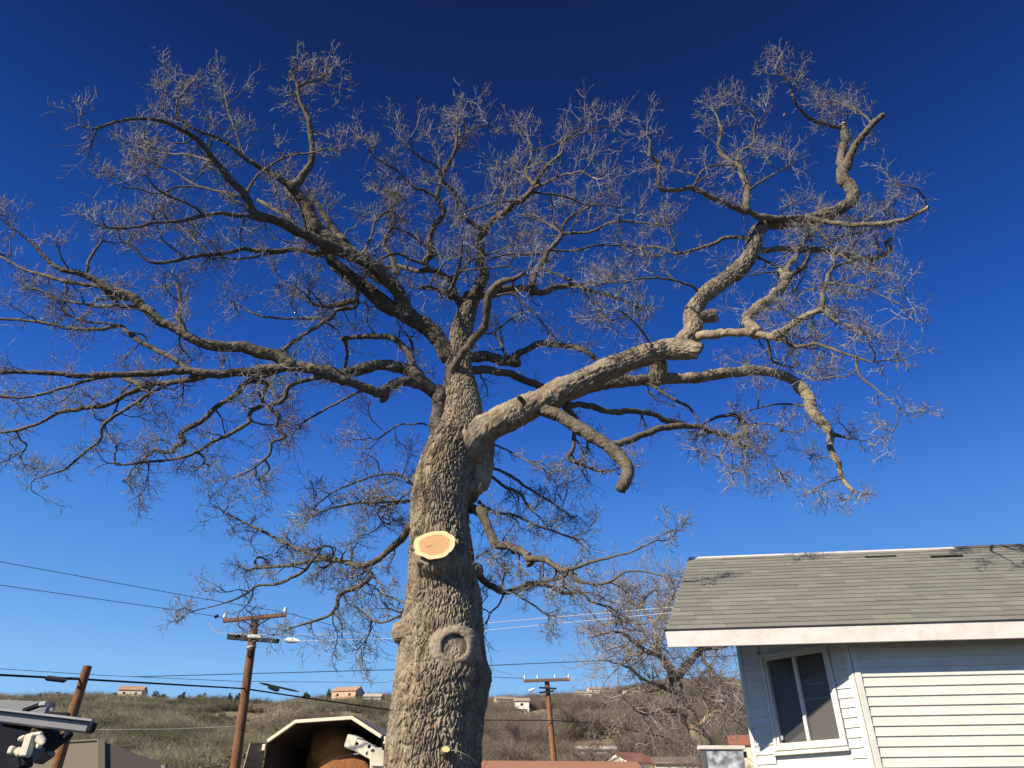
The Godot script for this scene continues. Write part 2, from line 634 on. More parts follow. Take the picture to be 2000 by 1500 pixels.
func bark_tone(p: Vector3, plate := 0.0, limb_shade := false) -> Color:
	var t := clampf(0.5 + 0.9 * tone_noise.get_noise_3d(p.x * 5.0, p.y * 2.2, p.z * 5.0) + plate * 0.28, 0.0, 1.0)
	var c := Color(0.235, 0.19, 0.142).lerp(Color(0.51, 0.44, 0.345), t)
	var grey := clampf(tone_noise.get_noise_3d(p.x * 1.3 + 40.0, p.y * 1.3, p.z * 1.3) * 1.6 + 0.15 + 0.05 * (p.y - 5.0), 0.0, 1.0)
	c = c.lerp(Color(0.33, 0.30, 0.255) * (0.8 + 0.5 * t), grey * 0.55)
	var lichen := fine_noise.get_noise_3d(p.x * 7.0, p.y * 5.0, p.z * 7.0)
	if lichen > 0.26:
		c = c.lerp(Color(0.40, 0.41, 0.34), clampf((lichen - 0.26) * 4.0, 0.0, 0.6))
	if limb_shade:
		return Color(c.r * 0.46, c.g * 0.475, c.b * 0.50)  # dark shade of the limbs painted into their bark colour
	# shade high in the crown, painted as a darker bark colour
	var crown_shade := smoothstep(8.0, 12.0, p.y)
	c = Color(c.r * lerpf(1.0, 0.52, crown_shade), c.g * lerpf(1.0, 0.535, crown_shade), c.b * lerpf(1.0, 0.56, crown_shade))
	return c


# a limb with furrowed bark: path in metres, radius per point
func bark_tube(b: Buf, p: PackedVector3Array, r: PackedFloat32Array, sides: int, deep: float, cell: float, limb_shade := true) -> void:
	var t := (p[1] - p[0]).normalized()
	var x := t.cross(Vector3(0, 0, 1) if absf(t.z) < 0.9 else Vector3.RIGHT).normalized()
	var base := b.v.size()
	var along := 0.0
	var n := p.size()
	for k in n:
		if k > 0:
			along += p[k].distance_to(p[k - 1])
		t = (p[mini(k + 1, n - 1)] - p[maxi(k - 1, 0)]).normalized()
		x = (x - t * x.dot(t)).normalized()
		var y := t.cross(x)
		for s in sides:
			var a := TAU * s / sides
			var d := x * cos(a) + y * sin(a)
			var rad := r[k]
			var q := Vector3(cos(a) * rad, along, sin(a) * rad) + p[0] * 3.0
			var hv := bark_height(q, 0.26, cell)
			var h := hv.x
			var lump := lump_noise.get_noise_3d(p[k].x * 1.7 + d.x * rad * 4.0, p[k].y * 1.7 + d.y * rad * 4.0, p[k].z * 1.7 + d.z * rad * 4.0)
			var pos := p[k] + d * (rad * (1.0 + 0.10 * lump) + deep * (h - 0.6))
			b.vert(pos, d, Vector2(float(s) / sides, along), bark_tone(pos, hv.y, limb_shade))
		if k > 0:
			for s in sides:
				var o := base + (k - 1) * sides + s
				var o2 := base + (k - 1) * sides + (s + 1) % sides
				b.i.append_array([o, o + sides, o2, o2, o + sides, o2 + sides])
	# rounded start and end
	var t0 := (p[1] - p[0]).normalized()
	var st := b.v.size()
	b.vert(p[0] - t0 * r[0] * 0.5, -t0, Vector2.ZERO, bark_tone(p[0], 0.0, limb_shade))
	for s in sides:
		b.i.append_array([st, base + s, base + (s + 1) % sides])
	var e := b.v.size()
	b.vert(p[n - 1] + t * r[n - 1] * 0.35, t, Vector2.ZERO, bark_tone(p[n - 1], 0.0, limb_shade))
	var lb := base + (n - 1) * sides
	for s in sides:
		b.i.append_array([e, lb + (s + 1) % sides, lb + s])


func unpack(a: Array) -> Array:
	var p := PackedVector3Array()
	var r := PackedFloat32Array()
	for k in range(0, a.size(), 4):
		p.append(Vector3(a[k], a[k + 1], a[k + 2]))
		r.append(a[k + 3])
	return [p, r]


# cubic resampling with small crooks, as oak limbs have
func refine(a: Array, step_of_radius: float, least: float, crook: float) -> Array:
	var p: PackedVector3Array = a[0]
	var r: PackedFloat32Array = a[1]
	var po := PackedVector3Array()
	var ro := PackedFloat32Array()
	var n := p.size()
	for k in n - 1:
		var p0 := p[maxi(k - 1, 0)]
		var p3 := p[mini(k + 2, n - 1)]
		var l := p[k].distance_to(p[k + 1])
		var st := maxf(least, step_of_radius * (r[k] + r[k + 1]) * 0.5)
		var m := maxi(1, int(ceil(l / st)))
		for j in m:
			var t := j / float(m)
			var q := p[k].cubic_interpolate(p[k + 1], p0, p3, t)
			var rr := lerpf(r[k], r[k + 1], t)
			var amp := crook * minf(0.03, rr * 0.45)
			q += Vector3(lump_noise.get_noise_3d(q.x * 3.1, q.y * 3.1, q.z * 3.1), lump_noise.get_noise_3d(q.x * 3.1 + 20.0, q.y * 3.1, q.z * 3.1), lump_noise.get_noise_3d(q.x * 3.1, q.y * 3.1 + 20.0, q.z * 3.1)) * amp
			rr *= 1.0 + 0.16 * lump_noise.get_noise_3d(q.x * 2.3, q.y * 2.3 + 50.0, q.z * 2.3)
			po.append(q)
			ro.append(rr)
	po.append(p[n - 1])
	ro.append(r[n - 1])
	# a swollen collar where it leaves its parent
	var gone := 0.0
	var r0 := ro[0]
	for k in po.size():
		if k > 0:
			gone += po[k].distance_to(po[k - 1])
		if gone > r0 * 9.0:
			break
		ro[k] *= 1.0 + 0.5 * clampf((0.10 - r0) / 0.04, 0.0, 1.0) * exp(-pow(gone / (r0 * 2.6), 2.0))
	return [po, ro]


func twig_tone() -> Color:
	var g := rng.randf()
	return Color(0.075, 0.068, 0.062).lerp(Color(0.42, 0.415, 0.41), g * g * 0.5 + g * 0.5)


# one shoot and the side shoots on it
func shoot(b: Buf, at: Vector3, dir: Vector3, length: float, radius: float, order: int, lift: float) -> void:
	var steps := 5 if order == 0 else (4 if order == 1 else 3)
	var p := PackedVector3Array([at])
	var r := PackedFloat32Array([radius])
	var d := dir
	var pos := at
	var seg := length / steps
	var sides := []
	for k in steps:
		d = (d + Vector3(rng.randfn(), rng.randfn(), rng.randfn()) * 0.17 + Vector3(0, lift * 0.12, 0)).normalized()
		pos += d * seg * rng.randf_range(0.75, 1.25)
		p.append(pos)
		r.append(maxf(0.0026, radius * (1.0 - 0.68 * (k + 1) / steps)))
		sides.append([pos, d, r[k + 1]])
	b.tube(p, r, 4 if order == 0 else 3, false, twig_tone())
	if order >= 2:
		return
	var turn := rng.randf() * TAU
	for k in sides.size():
		var many := (1 + int(rng.randf() < 0.25)) if order == 0 else int(rng.randf() < 0.6)
		if k == sides.size() - 1:
			many += 1
		for j in many:
			turn += 2.4 + rng.randf_range(-0.5, 0.5)
			var dd: Vector3 = sides[k][1]
			var bx := basis_along(dd)
			var side := (bx.x * cos(turn) + bx.z * sin(turn))
			var out := (dd * rng.randf_range(0.5, 1.0) + side * rng.randf_range(0.55, 1.0) + Vector3(0, lift * 0.2, 0)).normalized()
			var ln := length * rng.randf_range(0.36, 0.75) * (1.0 - 0.25 * k / sides.size())
			shoot(b, sides[k][0], out, ln, maxf(0.0038, float(sides[k][2]) * 0.8), order + 1, lift)


# a crooked side branch that carries shoots on its outer part
func branchlet(wood: Buf, b: Buf, at: Vector3, dir: Vector3, length: float, radius: float, lift: float, size: float) -> void:
	var n := 8
	var p := PackedVector3Array([at])
	var r := PackedFloat32Array([radius])
	var d := dir
	var pos := at
	for k in n:
		d = (d + Vector3(rng.randfn(), rng.randfn(), rng.randfn()) * 0.30 + Vector3(0, lift * 0.15, 0)).normalized()
		pos += d * length / n * rng.randf_range(0.7, 1.3)
		p.append(pos)
		r.append(lerpf(radius, 0.0065, pow((k + 1) / float(n), 0.8)) * rng.randf_range(0.9, 1.15))
	var tone := bark_tone(at, 0.0, true) * 0.9
	wood.tube(p, r, 6, true, tone)
	for k in range(2, n + 1):
		if rng.randf() < 0.45 and k < n:
			continue
		var dd := (p[k] - p[k - 1]).normalized()
		for j in (2 if k == n else 1):
			var o := (dd * rng.randf_range(0.3, 0.9) + Vector3(rng.randfn(), rng.randfn(), rng.randfn()) * 0.6 + Vector3(0, lift * 0.2, 0)).normalized()
			shoot(b, p[k], o, size * rng.randf_range(0.35, 1.0), minf(r[k] * 0.75, rng.randf_range(0.007, 0.011)), 0 if rng.randf() < 0.7 else 1, lift)


# side branches and twigs along a traced branch, more of them towards its thin end, in clumps
func clothe(wood: Buf, b: Buf, a: Array, every: float, lift: float, size: float) -> void:
	var p: PackedVector3Array = a[0]
	var r: PackedFloat32Array = a[1]
	var since := rng.randf() * every
	for k in range(1, p.size()):
		var l := p[k].distance_to(p[k - 1])
		var clump := clampf(0.62 + 2.2 * lump_noise.get_noise_3d(p[k].x * 0.9, p[k].y * 0.9, p[k].z * 0.9 + 60.0), 0.06, 1.7)
		since += l * clump * (1.0 if r[k] < 0.05 else (0.5 if r[k] < 0.085 else (0.13 if r[k] < 0.125 else 0.0)))
		var t := (p[k] - p[k - 1]).normalized()
		while since > every:
			since -= every * rng.randf_range(0.6, 1.4)
			var bx := basis_along(t)
			var a2 := rng.randf() * TAU
			var side := bx.x * cos(a2) + bx.z * sin(a2)
			var d := (t * rng.randf_range(0.1, 0.9) + side + Vector3(0, lift * 0.4, 0)).normalized()
			if rng.randf() < 0.5 and r[k] > 0.011:
				branchlet(wood, b, p[k], d, size * rng.randf_range(0.8, 1.7), minf(r[k] * 0.6, rng.randf_range(0.012, 0.022)), lift, size)
			else:
				shoot(b, p[k], d, size * rng.randf_range(0.3, 0.9), minf(r[k] * 0.55, rng.randf_range(0.007, 0.011)), 0, lift)
	var e := p.size() - 1
	if r[e] < 0.03:
		var t := (p[e] - p[e - 1]).normalized()
		for j in 2:
			var d := (t + Vector3(rng.randfn(), rng.randfn(), rng.randfn()) * 0.4).normalized()
			branchlet(wood, b, p[e], d, size * rng.randf_range(0.6, 1.1), minf(r[e] * 0.85, 0.016), lift, size)


func limb(tree: Node3D, look: String, branches: Array, every: float, lift: float, size: float, grey := false) -> void:  # grey keeps the sunlit trunk tone, other limbs get the painted shade
	var wood := Buf.new()
	var twigs := Buf.new()
	for raw in branches:
		var a := unpack(raw)
		var top := 0.0
		for q in a[1]:
			top = maxf(top, q)
		if top > 0.075:
			var f := refine(a, 0.12, 0.018, 0.8)
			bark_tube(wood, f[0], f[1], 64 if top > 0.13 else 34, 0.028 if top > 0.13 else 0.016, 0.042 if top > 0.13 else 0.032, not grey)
			clothe(wood, twigs, f, every, lift, size)
		elif top > 0.03:
			var f := refine(a, 0.5, 0.022, 1.3)
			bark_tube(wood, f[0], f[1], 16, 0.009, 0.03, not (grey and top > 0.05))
			clothe(wood, twigs, f, every, lift, size)
		else:
			var f := refine(a, 1.0, 0.05, 1.8)
			bark_tube(wood, f[0], f[1], 7, 0.002, 0.03)
			clothe(wood, twigs, f, every, lift, size)
	smooth_normals(wood)
	var o := part("limb", wood, M.bark, tree)
	o.set_meta("label", look)
	var tw := put("twigs", twigs.mesh(M.twig), o)
	tw.set_meta("kind", "stuff")


func oak() -> void:
	var tree := thing("oak_tree", Vector3.ZERO, "huge bare oak with pruned lower trunk and fresh round cut", "tree")
	var rings := unpack(TRUNK)
	var p: PackedVector3Array = rings[0]
	var r: PackedFloat32Array = rings[1]
	# down into the ground with a root flare
	var dp := PackedVector3Array()
	var dr := PackedFloat32Array()
	var foot := p[0]
	for q in [[-0.15, 1.05], [0.1, 0.93], [0.35, 0.80], [0.7, 0.72], [1.2, 0.66], [1.7, 0.63]]:
		dp.append(Vector3(foot.x - 0.01, q[0], foot.z))
		dr.append(q[1])
	for k in p.size():
		dp.append(p[k])
		dr.append(r[k])
	var b := Buf.new()
	trunk_mesh(b, dp, dr)
	part("trunk", b, M.bark, tree)
	wounds(tree)
	rng.seed = 77
	limb(tree, "huge lit limb rising right with an elbow and sawn stub", limb_big_right(), 0.260, 0.50, 0.47, true)
	limb(tree, "branching limb reaching right from the big limb's elbow", limb_elbow(), 0.300, 0.20, 0.42, true)
	limb(tree, "long low limb arching over and drooping at the far right", limb_long_low(), 0.550, -0.10, 0.34, true)
	limb(tree, "thick hooked limb ending in a blunt drooping stub", limb_hooked(), 0.310, -0.10, 0.42)
	limb(tree, "thin limb running right under the big limb", limb_under(), 0.310, 0.00, 0.42)
	limb(tree, "curved limbs leaving the upper leader to the right", limb_curved(), 0.250, 0.30, 0.42)
	limb(tree, "bare branch crossing in front of the leader", limb_crossing(), 0.400, 0.40, 0.42)
	limb(tree, "arching limb right of the upper fork", limb_arching(), 0.310, 0.35, 0.42)
	limb(tree, "tall centre limb with fan shaped twig tips", limb_centre(), 0.260, 0.50, 0.49)
	limb(tree, "gnarled limb left of the upper fork", limb_gnarled(), 0.280, 0.50, 0.47)
	limb(tree, "dark leader sweeping up to the upper left", limb_leader(), 0.230, 0.45, 0.42)
	limb(tree, "wide low limb spreading far left", limb_low_left(), 0.250, 0.20, 0.44)
	limb(tree, "low branch left of the round cut", limb_lowest_left(), 0.260, 0.00, 0.34)
	limb(tree, "small twiggy branches left of the trunk above the cut", limb_twiggy(), 0.090, 0.10, 0.36)
	limb(tree, "low branches right of the round cut", limb_lowest_right(), 0.230, 0.00, 0.36)
	limb(tree, "thin drooping branches right below the crotch", limb_drooping(), 0.130, -0.10, 0.34)
	# pale ends where thin limbs were sawn off
	for q in SAWN_ENDS:
		var sb := Buf.new()
		var sd: Vector3 = (q[1] as Vector3).normalized()
		var rad: float = q[2]
		sb.tube(PackedVector3Array([q[0] - sd * 0.02, q[0] + sd * (rad * 0.3), q[0] + sd * (rad * 0.42)]), PackedFloat32Array([rad * 1.04, rad * 1.04, rad * 0.9]), 14, true, Color(0.66, 0.52, 0.36))
		part("cut_face", sb, M.heartwood, tree)
	# a few dead leaves still hanging
	var lv := Buf.new()
	for c in LEAF_SPOTS:
		for k in c[2]:
			var q: Vector3 = c[0] + Vector3(rng.randfn(), rng.randfn() * 0.6, rng.randfn()) * float(c[1]) * 0.6
			var x := Vector3(rng.randfn(), rng.randfn(), rng.randfn()).normalized() * rng.randf_range(0.02, 0.04)
			var y := x.cross(Vector3(rng.randfn(), rng.randfn(), rng.randfn())).normalized() * rng.randf_range(0.01, 0.02)
			lv.face([q - x, q + y, q + x, q - y], Color(1, 1, 1).lerp(Color(1.5, 1.3, 1.0), rng.randf()))
	var leaves := part("dead_leaves", lv, M.leaf, tree)
	leaves.set_meta("kind", "stuff")


func trunk_mesh(b: Buf, p: PackedVector3Array, r: PackedFloat32Array) -> void:
	var sides := 440
	var rows := PackedVector3Array()
	var rad := PackedFloat32Array()
	var y := p[0].y
	var k := 0
	var top := p[p.size() - 1].y
	while y < top:
		while k < p.size() - 2 and y > p[k + 1].y:
			k += 1
		var t := clampf((y - p[k].y) / (p[k + 1].y - p[k].y), 0.0, 1.0)
		rows.append(p[k].cubic_interpolate(p[k + 1], p[maxi(k - 1, 0)], p[mini(k + 2, p.size() - 1)], t))
		rows[rows.size() - 1].y = y
		rad.append(lerpf(r[k], r[k + 1], t))
		y += 0.05 if y < 1.7 else 0.0112
	# swellings: direction from the axis (degrees, 0 to the right, 90 towards the camera), height, lift, spread across, spread up
	var bumps := BUMPS
	for j in rows.size():
		var c := rows[j]
		for s in sides:
			var a := TAU * s / sides
			var d := Vector3(cos(a), 0, sin(a))
			var R := rad[j]
			var q := Vector3(d.x * R, c.y, d.z * R)
			var cell := 0.036 if c.y < 7.0 else 0.032
			# bark twists a little round wounds
			var hv := bark_height(q, 0.19, cell)
			var h := hv.x
			var big := lump_noise.get_noise_3d(q.x * 1.6, q.y * 0.9, q.z * 1.6)
			var out := R * (1.0 + 0.05 * big) + (0.046 if c.y < 7.0 else 0.033) * (h - 0.66)
			var calm := 0.0
			for bp in bumps:
				var da := wrapf(a - deg_to_rad(bp[0]), -PI, PI) * R
				var dy: float = c.y - bp[1]
				var g := exp(-(da * da) / (2.0 * bp[3] * bp[3]) - (dy * dy) / (2.0 * bp[4] * bp[4]))
				out += g * float(bp[2])
				calm = maxf(calm, g * float(bp[5]))
			out -= calm * 0.034 * (h - 0.66)
			if c.y < 1.2:
				out *= 1.0 + 0.10 * (1.2 - c.y) * sin(a * 5.0 + 0.7)
			var pos := c + d * out
			b.vert(pos, d, Vector2(float(s) / sides, c.y), bark_tone(pos, hv.y))
		if j > 0:
			for s in sides:
				var o := (j - 1) * sides + s
				var o2 := (j - 1) * sides + (s + 1) % sides
				b.i.append_array([o, o2, o + sides, o2, o2 + sides, o + sides])
	smooth_normals(b)


# a disc with an uneven rim, turned to face dir; rings of colour from rim to heart
func cut_disc(b: Buf, at: Vector3, dir: Vector3, rx: float, ry: float, cols: Array, wobble: float, seed_: float) -> void:
	var z := dir.normalized()
	var x := Vector3.UP.cross(z).normalized()
	var y := z.cross(x)
	var n := 96
	var marks := [0.0, 0.3, 0.55, 0.72, 0.77, 0.95, 1.0]
	var shares := []
	for k in 33:
		shares.append(k / 32.0)
	var first := b.v.size()
	for s in shares.size():
		for k in n:
			var a := TAU * k / n
			var w := 1.0 + wobble * (1.6 * fine_noise.get_noise_2d(cos(a) * 1.3 + seed_, sin(a) * 1.3) + 0.5 * fine_noise.get_noise_2d(cos(a) * 4.0 + seed_, sin(a) * 4.0))
			var share: float = shares[s]
			var pos := at + (x * cos(a) * rx + y * sin(a) * ry) * w * share + z * 0.004 * fine_noise.get_noise_2d(cos(a) * share * 6.0 + seed_, sin(a) * share * 6.0)
			var mk := 0
			while mk < 5 and share > float(marks[mk + 1]):
				mk += 1
			var edge := clampf((share + 0.035 * fine_noise.get_noise_2d(cos(a) * 2.0 + seed_, sin(a) * 2.0 + 3.0) - marks[mk]) / (marks[mk + 1] - marks[mk]), 0.0, 1.0)
			var c: Color = (cols[mk] as Color).lerp(cols[mk + 1], edge)
			# growth rings, a drying crack, saw marks
			c = c * (1.0 + 0.07 * sin(share * 95.0 + 2.0 * fine_noise.get_noise_2d(cos(a) * 2.0, sin(a) * 2.0)))
			var crack := absf(wrapf(a - 3.6 - 0.12 * sin(share * 9.0), -PI, PI)) * share
			if share > 0.12 and share < 0.45 and crack < 0.03:
				c = c * 0.45
			c = c * (1.0 + 0.05 * sin((cos(a) * 0.6 + sin(a)) * share * 60.0))
			c = c * (1.0 + 0.14 * fine_noise.get_noise_2d(cos(a) * share * 3.0, sin(a) * share * 9.0 + seed_))
			b.vert(pos, z, Vector2(share, a), c)
	for s in shares.size() - 1:
		for k in n:
			var o := first + s * n + k
			var o2 := first + s * n + (k + 1) % n
			b.i.append_array([o, o2, o + n, o2, o2 + n, o + n])


func wounds(tree: Node3D) -> void:
	# the fresh cut: a short stub towards the camera and up, its face sawn clean
	var at := CUT_AT
	var dir := Vector3(-0.04, 0.50, 0.86).normalized()
	var b := Buf.new()
	var pp := PackedVector3Array()
	var pr := PackedFloat32Array()
	for k in 15:
		var t := k / 14.0
		pp.append(at - dir * (0.40 * (1.0 - t)) - Vector3(0, 0.02 * (1.0 - t), 0.30 * (1.0 - t) * (1.0 - t)))
		pr.append(lerpf(0.36, 0.275, pow(t, 0.45)))
	bark_tube(b, pp, pr, 110, 0.026, 0.05, false)
	smooth_normals(b)
	var stub := part("pruned_stub", b, M.bark, tree)
	var c := Buf.new()
	var sap := Color(0.70, 0.51, 0.29)
	var heart := Color(0.47, 0.28, 0.135)
	cut_disc(c, at + dir * 0.104, dir, 0.288, 0.278, [heart * 0.96, heart, heart * 1.04, heart * 1.03, sap, sap * 1.02, sap * 0.93], 0.10, 3.0)
	var face := part("cut_face", c, M.heartwood, stub)
	face.set_meta("label", "fresh pale orange saw cut with a yellow sapwood rim")
	# the healed wound lower down: a rolled collar round a grey dry disc
	var w := Buf.new()
	var hd := Vector3(0.20, 0.0, 1.0).normalized()
	var hx := Vector3.UP.cross(hd).normalized()
	var rings := 64
	var profile := [[0.150, -0.05], [0.153, 0.00], [0.163, 0.010], [0.178, 0.015], [0.198, 0.014], [0.220, 0.006], [0.248, -0.012], [0.29, -0.06], [0.34, -0.15]]
	for k in rings:
		var a := TAU * k / rings
		var sq := 1.0 + 0.09 * fine_noise.get_noise_2d(cos(a) * 1.2, sin(a) * 1.2 + 4.0) + 0.05 * fine_noise.get_noise_2d(cos(a) * 5.0, sin(a) * 5.0 + 9.0)
		for q in profile:
			var rr: float = q[0] * sq
			var pos: Vector3 = HEAL_AT + hx * cos(a) * rr * 1.06 + Vector3.UP * sin(a) * rr * 1.0 + hd * (float(q[1]) + 0.010 * fine_noise.get_noise_2d(cos(a) * 3.0 + rr * 6.0, sin(a) * 3.0) + (0.03 * (bark_height(Vector3(cos(a) * rr, sin(a) * rr, 0.3), 0.3, 0.036).x - 0.6) if rr > 0.21 else 0.0))
			w.vert(pos, hd, Vector2(a, rr), Color(0.40, 0.355, 0.30) * (1.0 + 0.3 * fine_noise.get_noise_2d(a * 3.0, rr * 30.0)))
	var m := profile.size()
	for k in rings:
		for q in m - 1:
			var o := k * m + q
			var o2 := ((k + 1) % rings) * m + q
			w.i.append_array([o, o2, o + 1, o2, o2 + 1, o + 1])
	smooth_normals(w)
	var ring := part("healed_wound", w, M.bark, tree)
	ring.set_meta("label", "round healed wound with a smooth rolled collar")
	var hc := Buf.new()
	var dk := Color(0.10, 0.088, 0.074)
	cut_disc(hc, HEAL_AT - hd * 0.03, hd, 0.168, 0.158, [dk, dk * 1.1, dk, dk * 1.15, dk, dk * 0.9, dk * 0.8], 0.04, 8.0)
	part("dry_disc", hc, M.heartwood, ring)
	# the old stub standing out to the left
	var s := Buf.new()
	bark_tube(s, PackedVector3Array([KNOB_AT + Vector3(0.34, 0.03, -0.05), KNOB_AT + Vector3(0.18, 0.03, 0), KNOB_AT + Vector3(0.06, 0.01, 0), KNOB_AT, KNOB_AT + Vector3(-0.05, -0.005, 0)]), PackedFloat32Array([0.27, 0.21, 0.16, 0.145, 0.125]), 60, 0.02, 0.05, false)
	smooth_normals(s)
	part("old_stub", s, M.bark, tree)
	# knobs on the right side
	for q in [[KNOB_R, 0.10, Vector3(1, -0.1, 0.1)], [KNOB_R2, 0.11, Vector3(1, 0.1, 0.2)]]:
		var kb := Buf.new()
		var d3: Vector3 = q[2]
		bark_tube(kb, PackedVector3Array([q[0] - d3 * 0.26, q[0] - d3 * 0.12, q[0], q[0] + d3 * 0.04]), PackedFloat32Array([q[1] * 1.5, q[1] * 1.15, q[1], q[1] * 0.75]), 40, 0.018, 0.045, false)
		smooth_normals(kb)
		part("old_stub", kb, M.bark, tree)
	# dark burl below the crotch on the right
	var bl := Buf.new()
	var bz := unpack(BURL)
	var bf := refine(bz, 0.15, 0.02, 1.0)
	bark_tube(bl, bf[0], bf[1], 50, 0.03, 0.06, false)
	smooth_normals(bl)
	part("burl", bl, M.bark, tree)
	# small fresh cut near the bottom, with a thin shoot beside it
	var sc := Buf.new()
	var sd := Vector3(0.1, 0.12, 1.0).normalized()
	bark_tube(sc, PackedVector3Array([SMALL_AT - sd * 0.16, SMALL_AT - sd * 0.05, SMALL_AT]), PackedFloat32Array([0.075, 0.056, 0.046]), 26, 0.01, 0.03, false)
	smooth_normals(sc)
	var small := part("pruned_stub", sc, M.bark, tree)
	var sf := Buf.new()
	var pale := Color(0.78, 0.66, 0.30)
	cut_disc(sf, SMALL_AT + sd * 0.018, sd, 0.045, 0.032, [pale * 0.9, pale * 0.95, pale, pale, pale * 1.05, pale * 1.05, pale * 0.8], 0.10, 5.0)
	part("cut_face", sf, M.heartwood, small)
	var sh := Buf.new()
	sh.tube(PackedVector3Array([SMALL_AT + Vector3(0.03, 0.0, -0.05), SMALL_AT + Vector3(0.15, -0.02, 0.03), SMALL_AT + Vector3(0.27, -0.07, -0.02), SMALL_AT + Vector3(0.38, -0.14, -0.1)]), PackedFloat32Array([0.007, 0.006, 0.005, 0.004]), 5, true, Color(0.25, 0.22, 0.19))
	part("shoot", sh, M.twig, tree)


# ------------------------------------------------------------------ the white house on the right
func house() -> void:
	var yaw := deg_to_rad(7.0)
	var d := Vector3(cos(yaw), 0, sin(yaw))
	var n := Vector3(-sin(yaw), 0, cos(yaw))
	var T := Vector3(3.493, 0.0, -8.0)
	var turn := yaw + deg_to_rad(38.0)
	var dl := Vector3(-cos(turn), 0, -sin(turn))
	var nl := Vector3(-sin(turn), 0, cos(turn))
	var hs := thing("house", T, "white vinyl sided house with grey shingle roof and broad white fascia", "house")
	# everything below is built about T, in the house's own place
	var top := 3.55
	var exposure := 0.0912
	var wide := 6.2
	var bay := 1.255
	# core walls behind the boards
	var b := Buf.new()
	var cb := Basis(d, Vector3.UP, n)
	b.box(Transform3D(cb, d * (wide * 0.5) + Vector3(0, top * 0.5, 0) - n * 0.06), Vector3(wide * 0.5, top * 0.5, 0.05), 0.0)
	part("wall", b, M.siding, hs)
	var lb := Basis(-dl, Vector3.UP, nl)
	var w0 := 0.262
	var w1 := 0.957
	var s0 := 2.435
	var s1 := 3.315
	b = Buf.new()
	for q in [[0.0, w0, 0.0, top], [w1, bay, 0.0, top], [w0, w1, 0.0, s0], [w0, w1, s1, top]]:
		b.box(Transform3D(lb, dl * ((q[0] + q[1]) * 0.5) + Vector3(0, (q[2] + q[3]) * 0.5, 0) - nl * 0.06), Vector3((q[1] - q[0]) * 0.5, (q[3] - q[2]) * 0.5, 0.05), 0.0)
	part("wall", b, M.siding, hs)
	# the rest of the body, out of sight: side and back walls
	b = Buf.new()
	b.box(Transform3D(lb, dl * (bay - 0.05) - nl * 2.1 + Vector3(0, top * 0.5, 0)), Vector3(0.05, top * 0.5, 2.0), 0.0)
	b.box(Transform3D(cb, d * (wide - 0.05) - n * 2.6 + Vector3(0, top * 0.5, 0)), Vector3(0.05, top * 0.5, 2.5), 0.0)
	b.box(Transform3D(cb, d * (wide * 0.5 + 0.9) - n * 5.1 + Vector3(0, top * 0.5, 0)), Vector3(wide * 0.5 - 0.9, top * 0.5, 0.05), 0.0)
	part("wall", b, M.siding, hs)
	# lapped boards, one by one
	var board_long := lap_board(wide - 0.05, exposure)
	var board_full := lap_board(bay - 0.05 - 0.03, exposure)
	var board_l := lap_board(bay - w1 - 0.03 - 0.055, exposure)
	var board_r := lap_board(w0 - 0.05 - 0.055, exposure)
	var num := 0
	for k in 38:
		var y := 0.08 + k * exposure
		if y + exposure > top:
			break
		var t := Transform3D(cb, Vector3(0, y, 0) + d * 0.05)
		put_fast("siding_board", num, board_long, hs).transform = t
		num += 1
		if y + exposure > s0 - 0.08 and y < s1 + 0.06:
			put_fast("siding_board", num, board_l, hs).transform = Transform3D(lb, Vector3(0, y, 0) + dl * (bay - 0.03))
			num += 1
			put_fast("siding_board", num, board_r, hs).transform = Transform3D(lb, Vector3(0, y, 0) + dl * (w0 - 0.055))
		else:
			put_fast("siding_board", num, board_full, hs).transform = Transform3D(lb, Vector3(0, y, 0) + dl * (bay - 0.03))
		num += 1
	# corner trims
	b = Buf.new()
	b.box(Transform3D(cb, d * 0.028 + Vector3(0, top * 0.5, 0) + n * 0.012), Vector3(0.030, top * 0.5, 0.013), 0.004)
	b.box(Transform3D(lb, dl * 0.028 + Vector3(0, top * 0.5, 0) + nl * 0.0135), Vector3(0.028, top * 0.5, 0.0125), 0.004)
	part("corner_trim", b, M.siding, hs)
	b = Buf.new()
	b.box(Transform3D(lb, dl * (bay - 0.01) + Vector3(0, top * 0.5, 0) + nl * 0.004), Vector3(0.024, top * 0.5, 0.018), 0.004)
	part("corner_trim", b, M.siding, hs)
	# window
	var wc := dl * ((w0 + w1) * 0.5) + Vector3(0, (s0 + s1) * 0.5, 0)
	var ww := (w1 - w0) * 0.5
	var wh := (s1 - s0) * 0.5
	var win := Node3D.new()
	win.name = "window"
	win.transform = Transform3D(lb, wc)
	hs.add_child(win)
	b = Buf.new()
	frame_bars(b, ww + 0.045, wh + 0.045, 0.038, 0.010, 0.020)
	part("casing", b, M.siding, win)
	b = Buf.new()
	frame_bars(b, ww + 0.006, wh + 0.006, 0.029, -0.012, 0.028)
	b.box(Transform3D(Basis(), Vector3(-0.005, 0, -0.012)), Vector3(0.019, wh - 0.024, 0.026), 0.005)
	part("frame", b, M.white_trim, win)
	b = Buf.new()
	b.box(Transform3D(Basis(), Vector3(0, -wh - 0.075, 0.022)), Vector3(ww + 0.06, 0.018, 0.03), 0.004)
	part("sill", b, M.siding, win)
	for s: float in [-1.0, 1.0]:
		b = Buf.new()
		b.face([Vector3(s * ww * 0.5 - ww * 0.46, -wh + 0.03, -0.022), Vector3(s * ww * 0.5 - ww * 0.46, wh - 0.03, -0.022), Vector3(s * ww * 0.5 + ww * 0.46, wh - 0.03, -0.022), Vector3(s * ww * 0.5 + ww * 0.46, -wh + 0.03, -0.022)])
		part("pane", b, M.glass, win)
	b = Buf.new()
